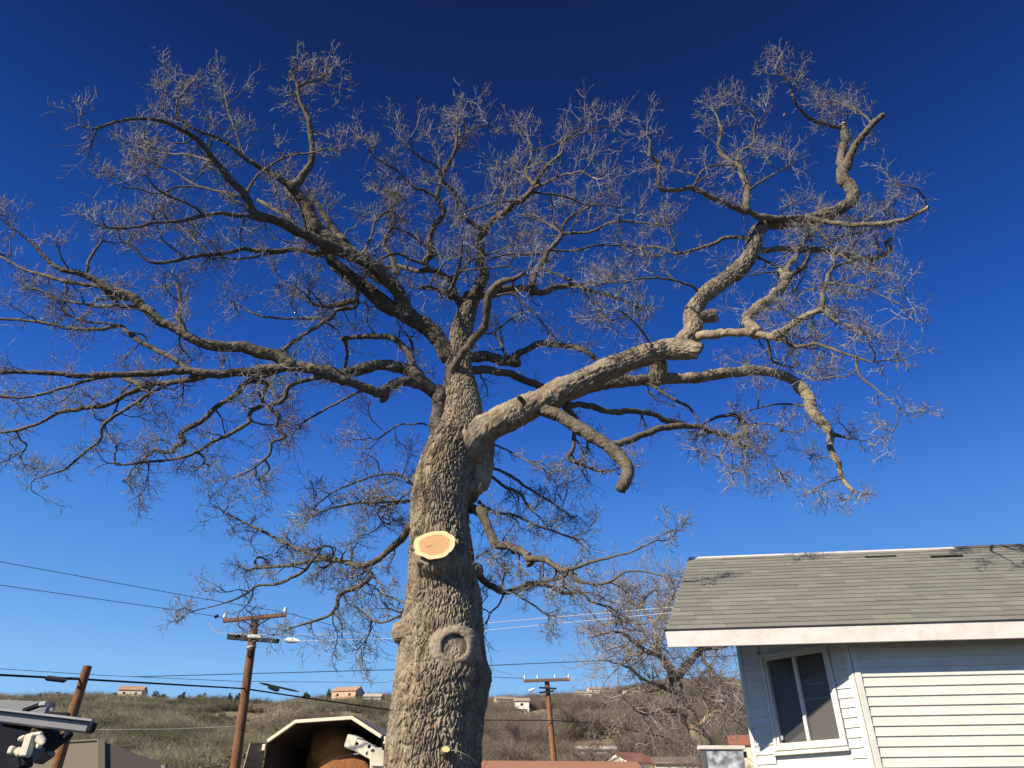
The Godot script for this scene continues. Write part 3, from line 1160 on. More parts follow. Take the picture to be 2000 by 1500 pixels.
	b.box(Transform3D(Basis(), Vector3(0.17, 0, -0.045)), Vector3(0.155, wh - 0.02, 0.004), 0.0)
	part("insect_screen", b, M.screen, win)
	b = Buf.new()
	b.box(Transform3D(Basis(), Vector3(-0.18, 0, -0.10)), Vector3(0.165, wh - 0.02, 0.004), 0.0, Color(0.7, 0.72, 0.72))
	part("blind", b, M.screen, win)
	for q in [[-0.02, 0.16], [0.12, 0.10]]:
		b = Buf.new()
		b.box(Transform3D(Basis(), Vector3(0.18, q[0], -0.035)), Vector3(q[1], 0.0035, 0.003), 0.0, Color(1.0, 1.0, 1.1))
		part("screen_rail", b, M.grey_paint, win)
	b = Buf.new()
	b.box(Transform3D(Basis(), Vector3(-ww + 0.055, -wh + 0.075, 0.0)), Vector3(0.014, 0.02, 0.015), 0.003)
	part("latch", b, M.pale_metal, win)
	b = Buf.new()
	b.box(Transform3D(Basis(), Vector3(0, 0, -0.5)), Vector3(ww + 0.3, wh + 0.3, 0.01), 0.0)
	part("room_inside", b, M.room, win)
	# roof: eave line over the walls, left rake leaning in towards the ridge
	var ov := 0.27
	var eave := 3.46
	var left := -1.87
	var inset := 0.63
	var run := 2.5
	var rise := 1.56
	var right := wide + 0.3
	var up := (Vector3(0, rise, 0) - n * run)
	var slope_len := up.length()
	var upn := up / slope_len
	var rn := d.cross(upn).normalized()
	if rn.y < 0.0:
		rn = -rn
	var e0 := n * ov + Vector3(0, eave, 0)
	b = Buf.new()
	var thick := rn * -0.05
	b.prism([e0 + d * left - rn * 0.012, e0 + d * (left + inset) + up - rn * 0.012, e0 + d * right + up - rn * 0.012, e0 + d * right - rn * 0.012], thick)
	var backdown := Vector3(0, -rise, 0) - n * run
	b.prism([e0 + up + d * right - Vector3(0, 0.012, 0), e0 + up + d * (left + inset) - Vector3(0, 0.012, 0), e0 + up + backdown + d * (left + 3.6), e0 + up + backdown + d * right], Vector3(0, -0.05, 0), Color(6, 6, 6))
	var roof := part("roof", b, M.dark_paper, hs)
	# shingles, course by course, tab by tab
	var courses := 20
	var exp_s := slope_len / courses
	var tabs := []
	var rs := RandomNumberGenerator.new()
	rs.seed = 90
	var variants := []
	for q in 14:
		variants.append(shingle_tab(rs.randf_range(0.17, 0.36), exp_s + 0.045, rs))
	var rbasis := Basis(d, rn, -upn)
	for k in courses:
		var x := left + inset * k / courses + 0.02 - rs.randf() * 0.15
		while x < right - 0.3:
			var vi := rs.randi() % variants.size()
			var wv: float = variants[vi][1]
			var lo := maxf(x, left + inset * (k + 0.6) / courses)
			tabs.append([k, x, vi, lo, wv])
			x += wv + 0.003
	tabs.sort_custom(func(a, c): return absf(a[1] - 0.3) < absf(c[1] - 0.3))
	var rest := Buf.new()
	var cnt := 0
	for q in tabs:
		var at: Vector3 = e0 + d * (float(q[3]) + float(q[4]) * 0.5) + upn * (float(q[0]) * exp_s - 0.012) + rn * rs.randf_range(0.0, 0.004)
		var tw := Basis(rn, rs.randf_range(-0.012, 0.012)) * rbasis
		var seen: bool = q[1] < 1.95
		if cnt < 300 and seen:
			put_fast("shingle", cnt, variants[q[2]][0], roof).transform = Transform3D(tw, at)
			cnt += 1
		else:
			append_mesh(rest, variants[q[2]][0], Transform3D(tw, at))
	var rs_part := part("shingles_beyond", rest, M.shingle, roof)
	rs_part.set_meta("kind", "stuff")
	# ridge strip
	b = Buf.new()
	b.box(Transform3D(rbasis, e0 + up + d * ((left + inset + 2.35) * 0.5) + rn * 0.008 + upn * -0.01), Vector3((2.35 - left - inset) * 0.5, 0.008, 0.035), 0.003)
	part("ridge_strip", b, M.white_trim, roof)
	b = Buf.new()
	b.box(Transform3D(rbasis, e0 + up + d * ((right + 2.36) * 0.5) + rn * 0.010 + upn * -0.01), Vector3((right - 2.36) * 0.5, 0.010, 0.05), 0.003, Color(0.14, 0.135, 0.12))
	part("ridge_cap", b, M.shingle, roof)
	# two lifted, torn shingles near the ridge
	for q in [[1.25, 17.6], [2.05, 16.9]]:
		b = Buf.new()
		b.box(Transform3D(rbasis, e0 + d * float(q[0]) + upn * float(q[1]) * exp_s + rn * 0.022), Vector3(0.2, 0.006, 0.016), 0.0, Color(0.02, 0.02, 0.02))
		part("torn_shingle", b, M.shingle, roof)
	# fascia along the eave
	b = Buf.new()
	var fb := Basis(d, Vector3.UP, n)
	b.box(Transform3D(fb, e0 + d * ((left + right) * 0.5 + 0.005) + n * 0.014 + Vector3(0, -0.095, 0)), Vector3((right - left) * 0.5, 0.083, 0.012), 0.003)
	part("fascia", b, M.white_trim, hs)
	b = Buf.new()
	b.box(Transform3D(fb, e0 + d * ((left + right) * 0.5 + 0.005) + n * 0.018 + Vector3(0, -0.004, 0)), Vector3((right - left) * 0.5 + 0.012, 0.007, 0.018), 0.0)
	part("drip_edge", b, M.dark_paper, hs)
	# a rake board up the left edge
	b = Buf.new()
	var rake := (up + d * inset)
	var rl := rake.length()
	var rx := rake / rl
	var rkn := rx.cross(Vector3.UP).normalized()
	b.box(Transform3D(Basis(rx, rkn.cross(rx), rkn), e0 + d * (left + 0.012) + rake * 0.5 - Vector3(0, 0.08, 0)), Vector3(rl * 0.5, 0.05, 0.012), 0.0)
	part("rake_board", b, M.white_trim, hs)
	# vents in the shade under the eave
	b = Buf.new()
	for k in 9:
		b.box(Transform3D(fb, d * (0.35 + k * 0.24) + n * 0.02 + Vector3(0, 3.46, 0)), Vector3(0.05, 0.012, 0.008), 0.0)
	part("eave_vent", b, M.dark_paper, hs)
	# the low mottled panel with a white top rail beside the corner
	var C := T + dl * bay
	var pn := thing("gate_panel", C + Vector3(-0.33, 0, 0.05), "mottled grey panel with white top rail beside the white house corner", "gate")
	b = Buf.new()
	b.box(Transform3D(Basis(), Vector3(0.03, 1.22, -0.12)), Vector3(0.20, 1.20, 0.02), 0.004, Color(1, 1, 1))
	part("panel", b, mottled(), pn)
	b = Buf.new()
	b.box(Transform3D(Basis(), Vector3(0.0, 2.445, -0.12)), Vector3(0.255, 0.02, 0.04), 0.005)
	part("top_rail", b, M.white_trim, pn)
	b = Buf.new()
	b.box(Transform3D(Basis(), Vector3(-0.20, 1.2, -0.12)), Vector3(0.025, 1.22, 0.025), 0.004, Color(0.3, 0.3, 0.3))
	part("post", b, M.pale_metal, pn)


func mottled() -> StandardMaterial3D:
	var m := mat("mottled", Color(1, 1, 1), 0.5)
	m.albedo_texture = noise_tex(256, 0.02, FastNoiseLite.TYPE_SIMPLEX, Color(0.30, 0.32, 0.36), Color(0.86, 0.88, 0.92), 77, 3)
	triplanar(m, Vector3(1.4, 1.4, 1.4))
	return m


func append_mesh(b: Buf, m: ArrayMesh, t: Transform3D) -> void:
	var a := m.surface_get_arrays(0)
	var vs: PackedVector3Array = a[Mesh.ARRAY_VERTEX]
	var ns: PackedVector3Array = a[Mesh.ARRAY_NORMAL]
	var us: PackedVector2Array = a[Mesh.ARRAY_TEX_UV]
	var cs: PackedColorArray = a[Mesh.ARRAY_COLOR]
	var first := b.v.size()
	for k in vs.size():
		b.vert(t * vs[k], t.basis * ns[k], us[k], cs[k])
	for k in a[Mesh.ARRAY_INDEX]:
		b.i.append(first + k)


func shingle_tab(w: float, l: float, r: RandomNumberGenerator) -> Array:
	var b := Buf.new()
	var g := r.randf()
	var col := Color(0.235, 0.236, 0.216).lerp(Color(0.325, 0.326, 0.30), g)
	var h := 0.007
	var o := -0.004
	# front edge thick, back edge thin, x across, -z up the slope
	b.prism([Vector3(-w * 0.5, o, 0), Vector3(-w * 0.5, o + h + 0.006, 0), Vector3(w * 0.5, o + h + 0.006, 0), Vector3(w * 0.5, o, 0)], Vector3(0, 0, 0.0001), col)
	b.face([Vector3(-w * 0.5, o + h + 0.006, 0), Vector3(-w * 0.5, o + 0.001, -l), Vector3(w * 0.5, o + 0.001, -l), Vector3(w * 0.5, o + h + 0.006, 0)], col)
	b.face([Vector3(-w * 0.5, o, 0), Vector3(-w * 0.5, o, -l), Vector3(-w * 0.5, o + 0.001, -l), Vector3(-w * 0.5, o + h + 0.006, 0)], col)
	b.face([Vector3(w * 0.5, o + h + 0.006, 0), Vector3(w * 0.5, o + 0.001, -l), Vector3(w * 0.5, o, -l), Vector3(w * 0.5, o, 0)], col)
	return [b.mesh(M.shingle), w]


# one clapboard: x along the wall from 0, y up, z outwards; its lower edge stands proud
func lap_board(length: float, exposure: float) -> ArrayMesh:
	var b := Buf.new()
	var lip := 0.018
	var prof := [Vector3(0, 0, -0.005), Vector3(0, 0.002, lip - 0.003), Vector3(0, 0.005, lip), Vector3(0, exposure * 0.5, 0.009), Vector3(0, exposure + 0.001, 0.003), Vector3(0, exposure + 0.001, -0.005)]
	for k in prof.size() - 1:
		b.face([prof[k], prof[k + 1], prof[k + 1] + Vector3(length, 0, 0), prof[k] + Vector3(length, 0, 0)])
	b.face(prof.map(func(q): return q + Vector3(length, 0, 0)))
	var back := prof.duplicate()
	back.reverse()
	b.face(back)
	return b.mesh(M.siding)


func frame_bars(b: Buf, hw: float, hh: float, bar: float, z: float, deep: float) -> void:
	for s: float in [-1.0, 1.0]:
		b.box(Transform3D(Basis(), Vector3(s * (hw - bar * 0.5), 0, z)), Vector3(bar * 0.5, hh, deep), 0.004)
		b.box(Transform3D(Basis(), Vector3(0, s * (hh - bar * 0.5), z)), Vector3(hw - bar, bar * 0.5, deep - 0.003), 0.004)


# ------------------------------------------------------------------ trees behind
func background_oak() -> void:
	rng.seed = 501
	var o := thing("bare_oak", Vector3.ZERO, "mid sized bare oak behind the white house's left corner", "tree")
	var wood := Buf.new()
	var tw := Buf.new()
	var first := true
	for raw in BACK_OAK:
		var a := unpack(raw)
		if first:
			var q: PackedVector3Array = a[0]
			var rr: PackedFloat32Array = a[1]
			q.insert(0, Vector3(q[0].x + 0.1, -0.2, q[0].z))
			rr.insert(0, rr[0] * 1.5)
			a = [q, rr]
		var f := refine(a, 0.7, 0.12, 2.0)
		if first:
			var tb := Buf.new()
			bark_tube(tb, f[0], f[1], 20, 0.03, 0.12, false)
			part("trunk", tb, M.bark, o)
		else:
			bark_tube(wood, f[0], f[1], 10, 0.01, 0.1, false)
		first = false
		var p: PackedVector3Array = f[0]
		var r: PackedFloat32Array = f[1]
		for k in range(1, p.size()):
			if r[k] < 0.12 and rng.randf() < 0.5:
				var t := (p[k] - p[k - 1]).normalized()
				var d := (t * 0.5 + Vector3(rng.randfn(), rng.randfn() + 0.25, rng.randfn()) * 0.8).normalized()
				shoot_far(tw, p[k], d, rng.randf_range(0.8, 1.9), minf(r[k] * 0.7, 0.03), 0, Color(0.28, 0.245, 0.22))
	part("limbs", wood, M.bark, o)
	part("twigs", tw, M.twig, o).set_meta("kind", "stuff")


func shoot_far(b: Buf, at: Vector3, dir: Vector3, length: float, radius: float, order: int, tone: Color) -> void:
	var p := PackedVector3Array([at])
	var r := PackedFloat32Array([radius])
	var d := dir
	var pos := at
	for k in 4:
		d = (d + Vector3(rng.randfn(), rng.randfn(), rng.randfn()) * 0.3 + Vector3(0, 0.03, 0)).normalized()
		pos += d * length * 0.25
		p.append(pos)
		r.append(maxf(0.006, radius * (1.0 - 0.2 * (k + 1))))
		if order < 2:
			for j in (2 if order == 0 else 1):
				var o := (d * 0.7 + Vector3(rng.randfn(), rng.randfn() + 0.1, rng.randfn()) * 0.6).normalized()
				shoot_far(b, pos, o, length * rng.randf_range(0.35, 0.65), maxf(0.007, r[k + 1] * 0.7), order + 1, tone)
	b.tube(p, r, 3, false, tone * rng.randf_range(0.7, 1.35))


func bare_tree(seed_: int, tall: float, tone: Color, bushy := false) -> Node3D:
	rng.seed = seed_
	var o := Node3D.new()
	var wood := Buf.new()
	var tw := Buf.new()
	var tr := Buf.new()
	var split := tall * (0.28 if not bushy else 0.12)
	bark_tube(tr, PackedVector3Array([Vector3(0, -0.4, 0), Vector3(0.05, split * 0.5, 0), Vector3(0.0, split, 0.03)]), PackedFloat32Array([tall * 0.035, tall * 0.028, tall * 0.024]), 10, 0.02, 0.15)
	var n := 7 if not bushy else 9
	for k in n:
		var a := TAU * k / n + rng.randf() * 0.6
		var d := Vector3(cos(a), rng.randf_range(0.5, 1.5), sin(a)).normalized()
		var p := PackedVector3Array([Vector3(0, split * 0.9, 0)])
		var r := PackedFloat32Array([tall * 0.016])
		var pos := p[0]
		var ln := tall * rng.randf_range(0.42, 0.62)
		for j in 6:
			d = (d + Vector3(rng.randfn(), rng.randfn() * 0.7, rng.randfn()) * 0.28).normalized()
			pos += d * ln / 6.0
			pos.y = maxf(pos.y, 0.3)
			p.append(pos)
			r.append(tall * 0.016 * (1.0 - 0.13 * (j + 1)))
			for h in 3:
				var o2 := (d * 0.5 + Vector3(rng.randfn(), rng.randfn() + 0.2, rng.randfn()) * 0.7).normalized()
				shoot_far(tw, pos, o2, tall * rng.randf_range(0.10, 0.22), tall * 0.0045, 0, tone)
		bark_tube(wood, p, r, 7, 0.01, 0.1)
	put("trunk", tr.mesh(M.bark), o)
	put("limbs", wood.mesh(M.bark), o)
	var q := put("twigs", tw.mesh(M.twig), o)
	q.set_meta("kind", "stuff")
	return o


func bare_trees() -> void:
	var protos := [bare_tree(61, 7.0, Color(0.19, 0.158, 0.13)), bare_tree(62, 6.0, Color(0.175, 0.145, 0.122), true), bare_tree(63, 8.0, Color(0.21, 0.175, 0.145))]
	var spots := WOODS
	for k in spots.size():
		var q: Array = spots[k]
		var o: Node3D = protos[q[4]].duplicate()
		o.name = numbered("bare_tree")
		var x: float = q[0] * q[1]
		o.position = Vector3(x, land(x, q[1]) - 0.1, -float(q[1]))
		o.rotation.y = k * 2.1
		o.scale = Vector3.ONE * float(q[2])
		add_child(o)
		tag(o, q[3], "tree", "bare trees below the right hill")
	# the wooded slope farther up, one mass of bare crowns
	rng.seed = 99
	var where := []
	var crown := Buf.new()
	for k in 90:
		var d := Vector3(rng.randfn(), absf(rng.randfn()) + 0.2, rng.randfn()).normalized()
		shoot_far(crown, Vector3(0, 0.4, 0) + d * 0.8, d, rng.randf_range(1.0, 2.2), 0.035, 1, Color(0.19, 0.158, 0.13))
	var mesh := crown.mesh(M.twig)
	for k in 3600:
		var side := rng.randf_range(-0.08, 0.5)
		var d := rng.randf_range(120.0, 500.0)
		if d > ridge(side).y - 4.0:
			continue
		var x := side * d
		if hill_noise.get_noise_2d(x * 1.4 + 300.0, d * 1.4) < -0.22:
			continue
		var s := rng.randf_range(0.8, 1.6)
		var g := rng.randf_range(0.75, 1.3)
		where.append([Transform3D(Basis(Vector3.UP, rng.randf() * TAU).scaled(Vector3(s * 1.2, s, s * 1.2)), Vector3(x, land(x, d) - 0.2, -d)), Color(g, g * 0.98, g * rng.randf_range(0.92, 1.05))])
	scatter("bare_woodland", mesh, where, "grey brown bare woodland covering the slope of the right hill", "woodland")
	for p in protos:
		p.free()
	# dark evergreen shrub in shade beside the house corner
	var sh := thing("evergreen_shrub", Vector3(7.15, 0.0, -24.0), "dark evergreen shrub in shade left of the white house corner", "shrub")
	put("foliage", leaf_clump(1500, 1.1, 3.0, 0.075, Color(0.010, 0.012, 0.008), Color(0.035, 0.038, 0.022), 33), sh)
	var st := Buf.new()
	st.tube(PackedVector3Array([Vector3(0, -0.1, 0), Vector3(0.05, 1.5, 0)]), PackedFloat32Array([0.1, 0.06]), 7, true, Color(0.05, 0.04, 0.03))
	part("stem", st, M.twig, sh)


const WOODS := [
	[0.02, 95.0, 1.15, "bare tree close to the oak trunk's right side below the hill", 0],
	[0.055, 88.0, 1.0, "low bare tree left of the far utility pole above the brown roof", 1],
	[0.09, 110.0, 1.25, "tall bare tree directly behind the far utility pole", 2],
	[0.012, 140.0, 1.2, "bare tree farther up the slope right beside the oak trunk", 2],
	[0.115, 84.0, 1.0, "low bare tree right of the far utility pole's foot", 1],
	[0.14, 120.0, 1.2, "bare tree halfway between the far pole and the background oak", 0],
	[0.155, 78.0, 0.95, "bare spreading tree over the white house with red roof", 0],
	[0.185, 66.0, 1.0, "bushy bare tree in front of the red roofed white house", 1],
	[0.205, 95.0, 1.2, "tall bare tree behind the red roofed white house", 2],
	[0.235, 62.0, 1.05, "bushy bare tree at the left foot of the background oak", 1],
	[0.265, 80.0, 1.2, "dense bare tree behind the background oak's left limbs", 0],
	[0.30, 56.0, 1.0, "bushy bare tree right of the background oak's trunk", 1],
	[0.325, 72.0, 1.15, "bare tree between the background oak and the white house", 2],
	[0.35, 60.0, 1.0, "bare tree nearest the white house corner behind the grey panel", 0],
	[0.07, 150.0, 1.3, "pale bare tree high on the slope left of the far pole", 2],
	[0.17, 160.0, 1.3, "pale bare tree high on the slope right of the far pole", 2],
	[0.166, 58.0, 0.72, "low bushy bare tree hiding the left wall of the red roofed house", 1],
	[0.196, 56.0, 0.66, "low bushy bare tree hiding the right wall of the red roofed house", 1],
	[0.228, 52.0, 0.62, "low bushy bare tree left of the grey panel and background oak", 1],
	[-0.33, 92.0, 0.8, "bushy bare shrub tree on the left slope right of the tall pole", 1],
	[-0.43, 80.0, 0.75, "bushy bare shrub tree on the slope left of the tall pole", 1],
]


# ------------------------------------------------------------------ poles and wires
func timber(b: Buf, a: Vector3, z: Vector3, r0: float, r1: float, dark: Color, light: Color) -> void:
	var n := 40
	var sides := 16
	var first := b.v.size()
	var bx := basis_along(z - a)
	for k in n:
		var t := k / float(n - 1)
		for s in sides:
			var an := TAU * s / sides
			var d := bx.x * cos(an) + bx.z * sin(an)
			var r := lerpf(r0, r1, t) * (1.0 + 0.04 * fine_noise.get_noise_2d(cos(an) * 3.0, sin(an) * 3.0 + t * 2.0))
			var pos := a.lerp(z, t) + d * r
			var tn := clampf(0.5 + fine_noise.get_noise_3d(d.x * 3.0, t * 12.0, d.z * 3.0) + 0.35 * fine_noise.get_noise_2d(t * 40.0, an), 0.0, 1.0)
			b.vert(pos, d, Vector2(an, t * 5.0), dark.lerp(light, tn))
		if k > 0:
			for s in sides:
				var o := first + (k - 1) * sides + s
				var o2 := first + (k - 1) * sides + (s + 1) % sides
				b.i.append_array([o, o2, o + sides, o2, o2 + sides, o + sides])
	var e := b.v.size()
	b.vert(z, (z - a).normalized(), Vector2.ZERO, light * 0.8)
	for s in sides:
		b.i.append_array([e, first + (n - 1) * sides + s, first + (n - 1) * sides + (s + 1) % sides])


func bar(b: Buf, a: Vector3, z: Vector3, hw: float, hh: float, ch := 0.0, col := Color.WHITE) -> void:
	var y := (z - a)
	var l := y.length()
	y /= l
	var x := y.cross(Vector3.UP).normalized()
	var up := x.cross(y).normalized()
	b.box(Transform3D(Basis(y, up, y.cross(up)), (a + z) * 0.5), Vector3(l * 0.5, hh, hw), ch, col)


func insulator(parent: Node3D, at: Vector3, r: float) -> void:
	var b := Buf.new()
	b.tube(PackedVector3Array([at, at + Vector3(0, 0.06, 0), at + Vector3(0, 0.065, 0), at + Vector3(0, 0.10, 0), at + Vector3(0, 0.15, 0), at + Vector3(0, 0.19, 0), at + Vector3(0, 0.21, 0)]), PackedFloat32Array([0.02, 0.02, r, r * 1.05, r * 0.8, r * 0.6, r * 0.2]), 12, true)
	part("insulator", b, M.glazed, parent)


func wire(label: String, pts: Array, sag: float, r: float, material: Material) -> void:
	var p := PackedVector3Array()
	var rr := PackedFloat32Array()
	for k in pts.size() - 1:
		var a: Vector3 = pts[k]
		var z: Vector3 = pts[k + 1]
		for j in 12:
			var t := j / 12.0
			p.append(a.lerp(z, t) - Vector3(0, sag * 4.0 * t * (1.0 - t), 0))
			rr.append(r)
	p.append(pts[pts.size() - 1])
	rr.append(r)
	var b := Buf.new()
	b.tube(p, rr, 6, true)
	tag(part("wire", b, material, self), label, "wire", "overhead wires")


func poles_and_wires() -> void:
	var dark := Color(0.15, 0.072, 0.038)
	var light := Color(0.46, 0.24, 0.125)
	var o: Node3D
	var b := Buf.new()
	o = thing("utility_pole", Vector3.ZERO, "tall brown utility pole with two crossarms left of the oak trunk", "utility pole", "wooden utility poles")
	b = Buf.new()
	timber(b, Vector3(-8.150, -0.300, -25.000), Vector3(-8.494, 7.853, -25.000), 0.175, 0.125, dark, light)
	part("post", b, M.pole_wood, o)
	b = Buf.new()
	bar(b, Vector3(-9.483, 7.708, -24.850), Vector3(-7.446, 7.907, -24.850), 0.06, 0.06, 0.008, Color(0.36, 0.20, 0.13))
	part("crossarm", b, M.pole_wood, o)
	b = Buf.new()
	bar(b, Vector3(-8.864, 7.720, -24.800), Vector3(-8.423, 7.507, -24.800), 0.012, 0.018, 0.0, Color(0.5, 0.5, 0.6))
	part("brace", b, M.dark_metal, o)
	b = Buf.new()
	bar(b, Vector3(-7.905, 7.803, -24.800), Vector3(-8.312, 7.540, -24.800), 0.012, 0.018, 0.0, Color(0.5, 0.5, 0.6))
	part("brace", b, M.dark_metal, o)
	b = Buf.new()
	bar(b, Vector3(-9.487, 7.346, -25.600), Vector3(-7.410, 6.944, -24.300), 0.06, 0.065, 0.008)
	part("crossarm", b, M.dark_metal, o)
	b = Buf.new()
	bar(b, Vector3(-9.524, 7.446, -25.600), Vector3(-8.775, 7.306, -25.200), 0.04, 0.04, 0.008)
	part("cutout_switch", b, M.dark_metal, o)
	b = Buf.new()
	bar(b, Vector3(-8.547, 7.180, -24.750), Vector3(-8.081, 7.164, -24.750), 0.10, 0.055, 0.02, Color(1.1, 1.1, 1.1))
	part("bracket", b, M.bright_wire, o)
	b = Buf.new()
	b.tube(PackedVector3Array([Vector3(-7.203, 6.968, -24.300), Vector3(-7.106, 6.968, -24.300), Vector3(-6.894, 6.960, -24.300), Vector3(-6.713, 6.944, -24.300)]), PackedFloat32Array([0.03, 0.09, 0.09, 0.02]), 10)
	part("dead_end_insulator", b, M.bright_wire, o)
	b = Buf.new()
	b.tube(PackedVector3Array([Vector3(-8.462, 6.937, -25.000), Vector3(-8.447, 6.873, -25.000)]), PackedFloat32Array([0.155, 0.155]), 14)
	part("band", b, M.pale_metal, o)
	b = Buf.new()
	bar(b, Vector3(-8.423, 6.794, -24.850), Vector3(-8.416, 6.573, -24.850), 0.06, 0.06, 0.01)
	part("box", b, M.dark_metal, o)
	insulator(o, Vector3(-9.458, 7.749, -24.850), 0.06)
	insulator(o, Vector3(-7.504, 7.948, -24.850), 0.06)
	o = thing("utility_post", Vector3.ZERO, "leaning brown wooden post without crossarms behind the grey vehicle", "utility pole", "wooden utility poles")
	b = Buf.new()
	timber(b, Vector3(-9.366, -0.300, -17.000), Vector3(-9.246, 4.810, -17.000), 0.125, 0.094, dark * 1.15, light * 1.1)
	part("post", b, M.pole_wood, o)
	o = thing("utility_pole", Vector3.ZERO, "slim orange brown utility pole right of the oak with level crossarm", "utility pole", "wooden utility poles")
	b = Buf.new()
	timber(b, Vector3(2.257, -0.300, -38.000), Vector3(1.679, 8.118, -38.000), 0.17, 0.115, dark * 1.6, light * 1.35)
	part("post", b, M.pole_wood, o)
	b = Buf.new()
	bar(b, Vector3(0.565, 8.060, -37.800), Vector3(2.778, 8.130, -37.800), 0.055, 0.065, 0.008, Color(0.30, 0.20, 0.16))
	part("crossarm", b, M.pole_wood, o)
	b = Buf.new()
	bar(b, Vector3(1.296, 7.761, -37.800), Vector3(2.125, 7.715, -37.800), 0.04, 0.035, 0.0)
	part("bracket", b, M.dark_metal, o)
	b = Buf.new()
	bar(b, Vector3(1.291, 7.532, -37.800), Vector3(2.001, 7.624, -37.800), 0.04, 0.035, 0.0)
	part("bracket", b, M.dark_metal, o)
	b = Buf.new()
	b.tube(PackedVector3Array([Vector3(0.798, 7.553, -37.500), Vector3(1.066, 7.667, -37.500)]), PackedFloat32Array([0.07, 0.05]), 8)
	part("insulator", b, M.bright_wire, o)
	insulator(o, Vector3(0.614, 8.107, -37.800), 0.05)
	insulator(o, Vector3(1.229, 8.130, -37.800), 0.05)
	insulator(o, Vector3(2.065, 8.153, -37.800), 0.05)
	insulator(o, Vector3(2.730, 8.176, -37.800), 0.05)
	wire("upper thin wire sloping from the left frame edge down to the tall pole's right insulator", [Vector3(-14.888, 7.844, -18.000), Vector3(-9.479, 7.912, -23.000), Vector3(-7.509, 7.982, -24.850), Vector3(-4.522, 8.859, -34.000), Vector3(0.000, 12.297, -60.000)], 0.00, 0.0085, M.black_cable)
	wire("lower thin wire sloping from the left frame edge to the tall pole's left insulator", [Vector3(-14.605, 7.167, -18.000), Vector3(-10.243, 7.667, -23.500), Vector3(-9.468, 7.799, -24.850), Vector3(-8.165, 9.056, -34.000), Vector3(-6.825, 11.452, -52.000)], 0.00, 0.0085, M.black_cable)
	wire("thick black cable crossing low past the leaning post and the tall pole", [Vector3(-10.622, 4.165, -14.000), Vector3(-9.317, 4.521, -16.850), Vector3(-8.401, 5.628, -24.900), Vector3(-7.114, 5.692, -27.000), Vector3(-4.199, 6.014, -33.000)], 0.00, 0.0240, M.black_cable)
	wire("thin dark wire just above the thick black cable at left", [Vector3(-15.247, 5.439, -20.000), Vector3(-11.998, 5.686, -23.000), Vector3(-8.604, 5.857, -25.000), Vector3(-6.230, 8.363, -40.000)], 0.00, 0.0080, M.black_cable)
	wire("thin dark wire rising gently right behind the oak trunk", [Vector3(-24.101, 10.391, -50.000), Vector3(-7.527, 10.824, -50.000), Vector3(-1.641, 11.073, -50.000), Vector3(5.927, 11.386, -50.000), Vector3(15.865, 11.733, -50.000)], 0.00, 0.0240, M.black_cable)
	wire("upper sunlit white wire running right behind the trunk to the house roof", [Vector3(-8.540, 7.225, -24.700), Vector3(-3.703, 7.112, -24.000), Vector3(-0.743, 6.942, -22.000), Vector3(4.023, 6.607, -19.000), Vector3(5.849, 6.324, -17.000)], 0.00, 0.0090, M.pale_wire)
	wire("lower sunlit white wire running right behind the trunk to the house roof", [Vector3(-6.713, 6.944, -24.300), Vector3(-3.613, 6.844, -23.500), Vector3(-0.739, 6.739, -22.000), Vector3(4.007, 6.467, -19.000), Vector3(5.822, 6.173, -17.000)], 0.00, 0.0090, M.pale_wire)
	wire("short sunlit loop of wire hanging left of the tall pole's arms", [Vector3(-9.911, 7.671, -24.800), Vector3(-9.843, 7.507, -24.800), Vector3(-9.699, 7.377, -24.800), Vector3(-9.482, 7.296, -24.800), Vector3(-9.180, 7.280, -24.800), Vector3(-8.540, 7.225, -24.700)], 0.00, 0.0120, M.pale_wire)
	wire("short sunlit jumper wire right of the tall pole's crossarm", [Vector3(-7.271, 7.621, -25.000), Vector3(-7.190, 7.753, -25.000), Vector3(-7.072, 7.870, -25.000)], 0.00, 0.0070, M.pale_wire)
	wire("dark wire passing the far pole at mid height in front of the hill", [Vector3(-2.343, 6.246, -37.000), Vector3(1.843, 6.325, -37.800), Vector3(3.843, 6.239, -38.000), Vector3(7.139, 5.629, -38.000)], 0.00, 0.0220, M.black_cable)
	wire("faint wire reaching the far pole's crossarm from the left", [Vector3(-9.354, 11.854, -60.000), Vector3(-1.791, 11.270, -55.000), Vector3(0.615, 8.176, -37.800)], 0.00, 0.0160, M.black_cable)
	wire("pale wire low across the left hill between post and tall pole", [Vector3(-31.340, 8.476, -60.000), Vector3(-25.307, 8.510, -60.000), Vector3(-20.059, 8.717, -60.000)], 0.00, 0.0120, M.pale_wire)
	b = Buf.new()
	b.tube(PackedVector3Array([Vector3(-9.617, 4.428, -16.200), Vector3(-9.562, 4.422, -16.200), Vector3(-9.214, 4.385, -16.200), Vector3(-9.159, 4.379, -16.200)]), PackedFloat32Array([0.021, 0.053, 0.053, 0.021]), 10)
	tag(part("cable_splice", b, M.black_cable, self), "black splice case hanging on the thick cable left of the leaning post", "cable splice", "splices on the overhead cable")
	b = Buf.new()
	b.tube(PackedVector3Array([Vector3(-9.472, 4.514, -16.750), Vector3(-9.439, 4.513, -16.750), Vector3(-9.229, 4.505, -16.750), Vector3(-9.196, 4.504, -16.750)]), PackedFloat32Array([0.012, 0.030, 0.030, 0.012]), 10)
	tag(part("cable_splice", b, M.black_cable, self), "slim black splice sleeve on the thick cable touching the leaning post", "cable splice", "splices on the overhead cable")
	b = Buf.new()
	b.tube(PackedVector3Array([Vector3(-7.828, 5.786, -25.400), Vector3(-7.784, 5.771, -25.400), Vector3(-7.506, 5.678, -25.400), Vector3(-7.462, 5.663, -25.400)]), PackedFloat32Array([0.030, 0.075, 0.075, 0.030]), 10)
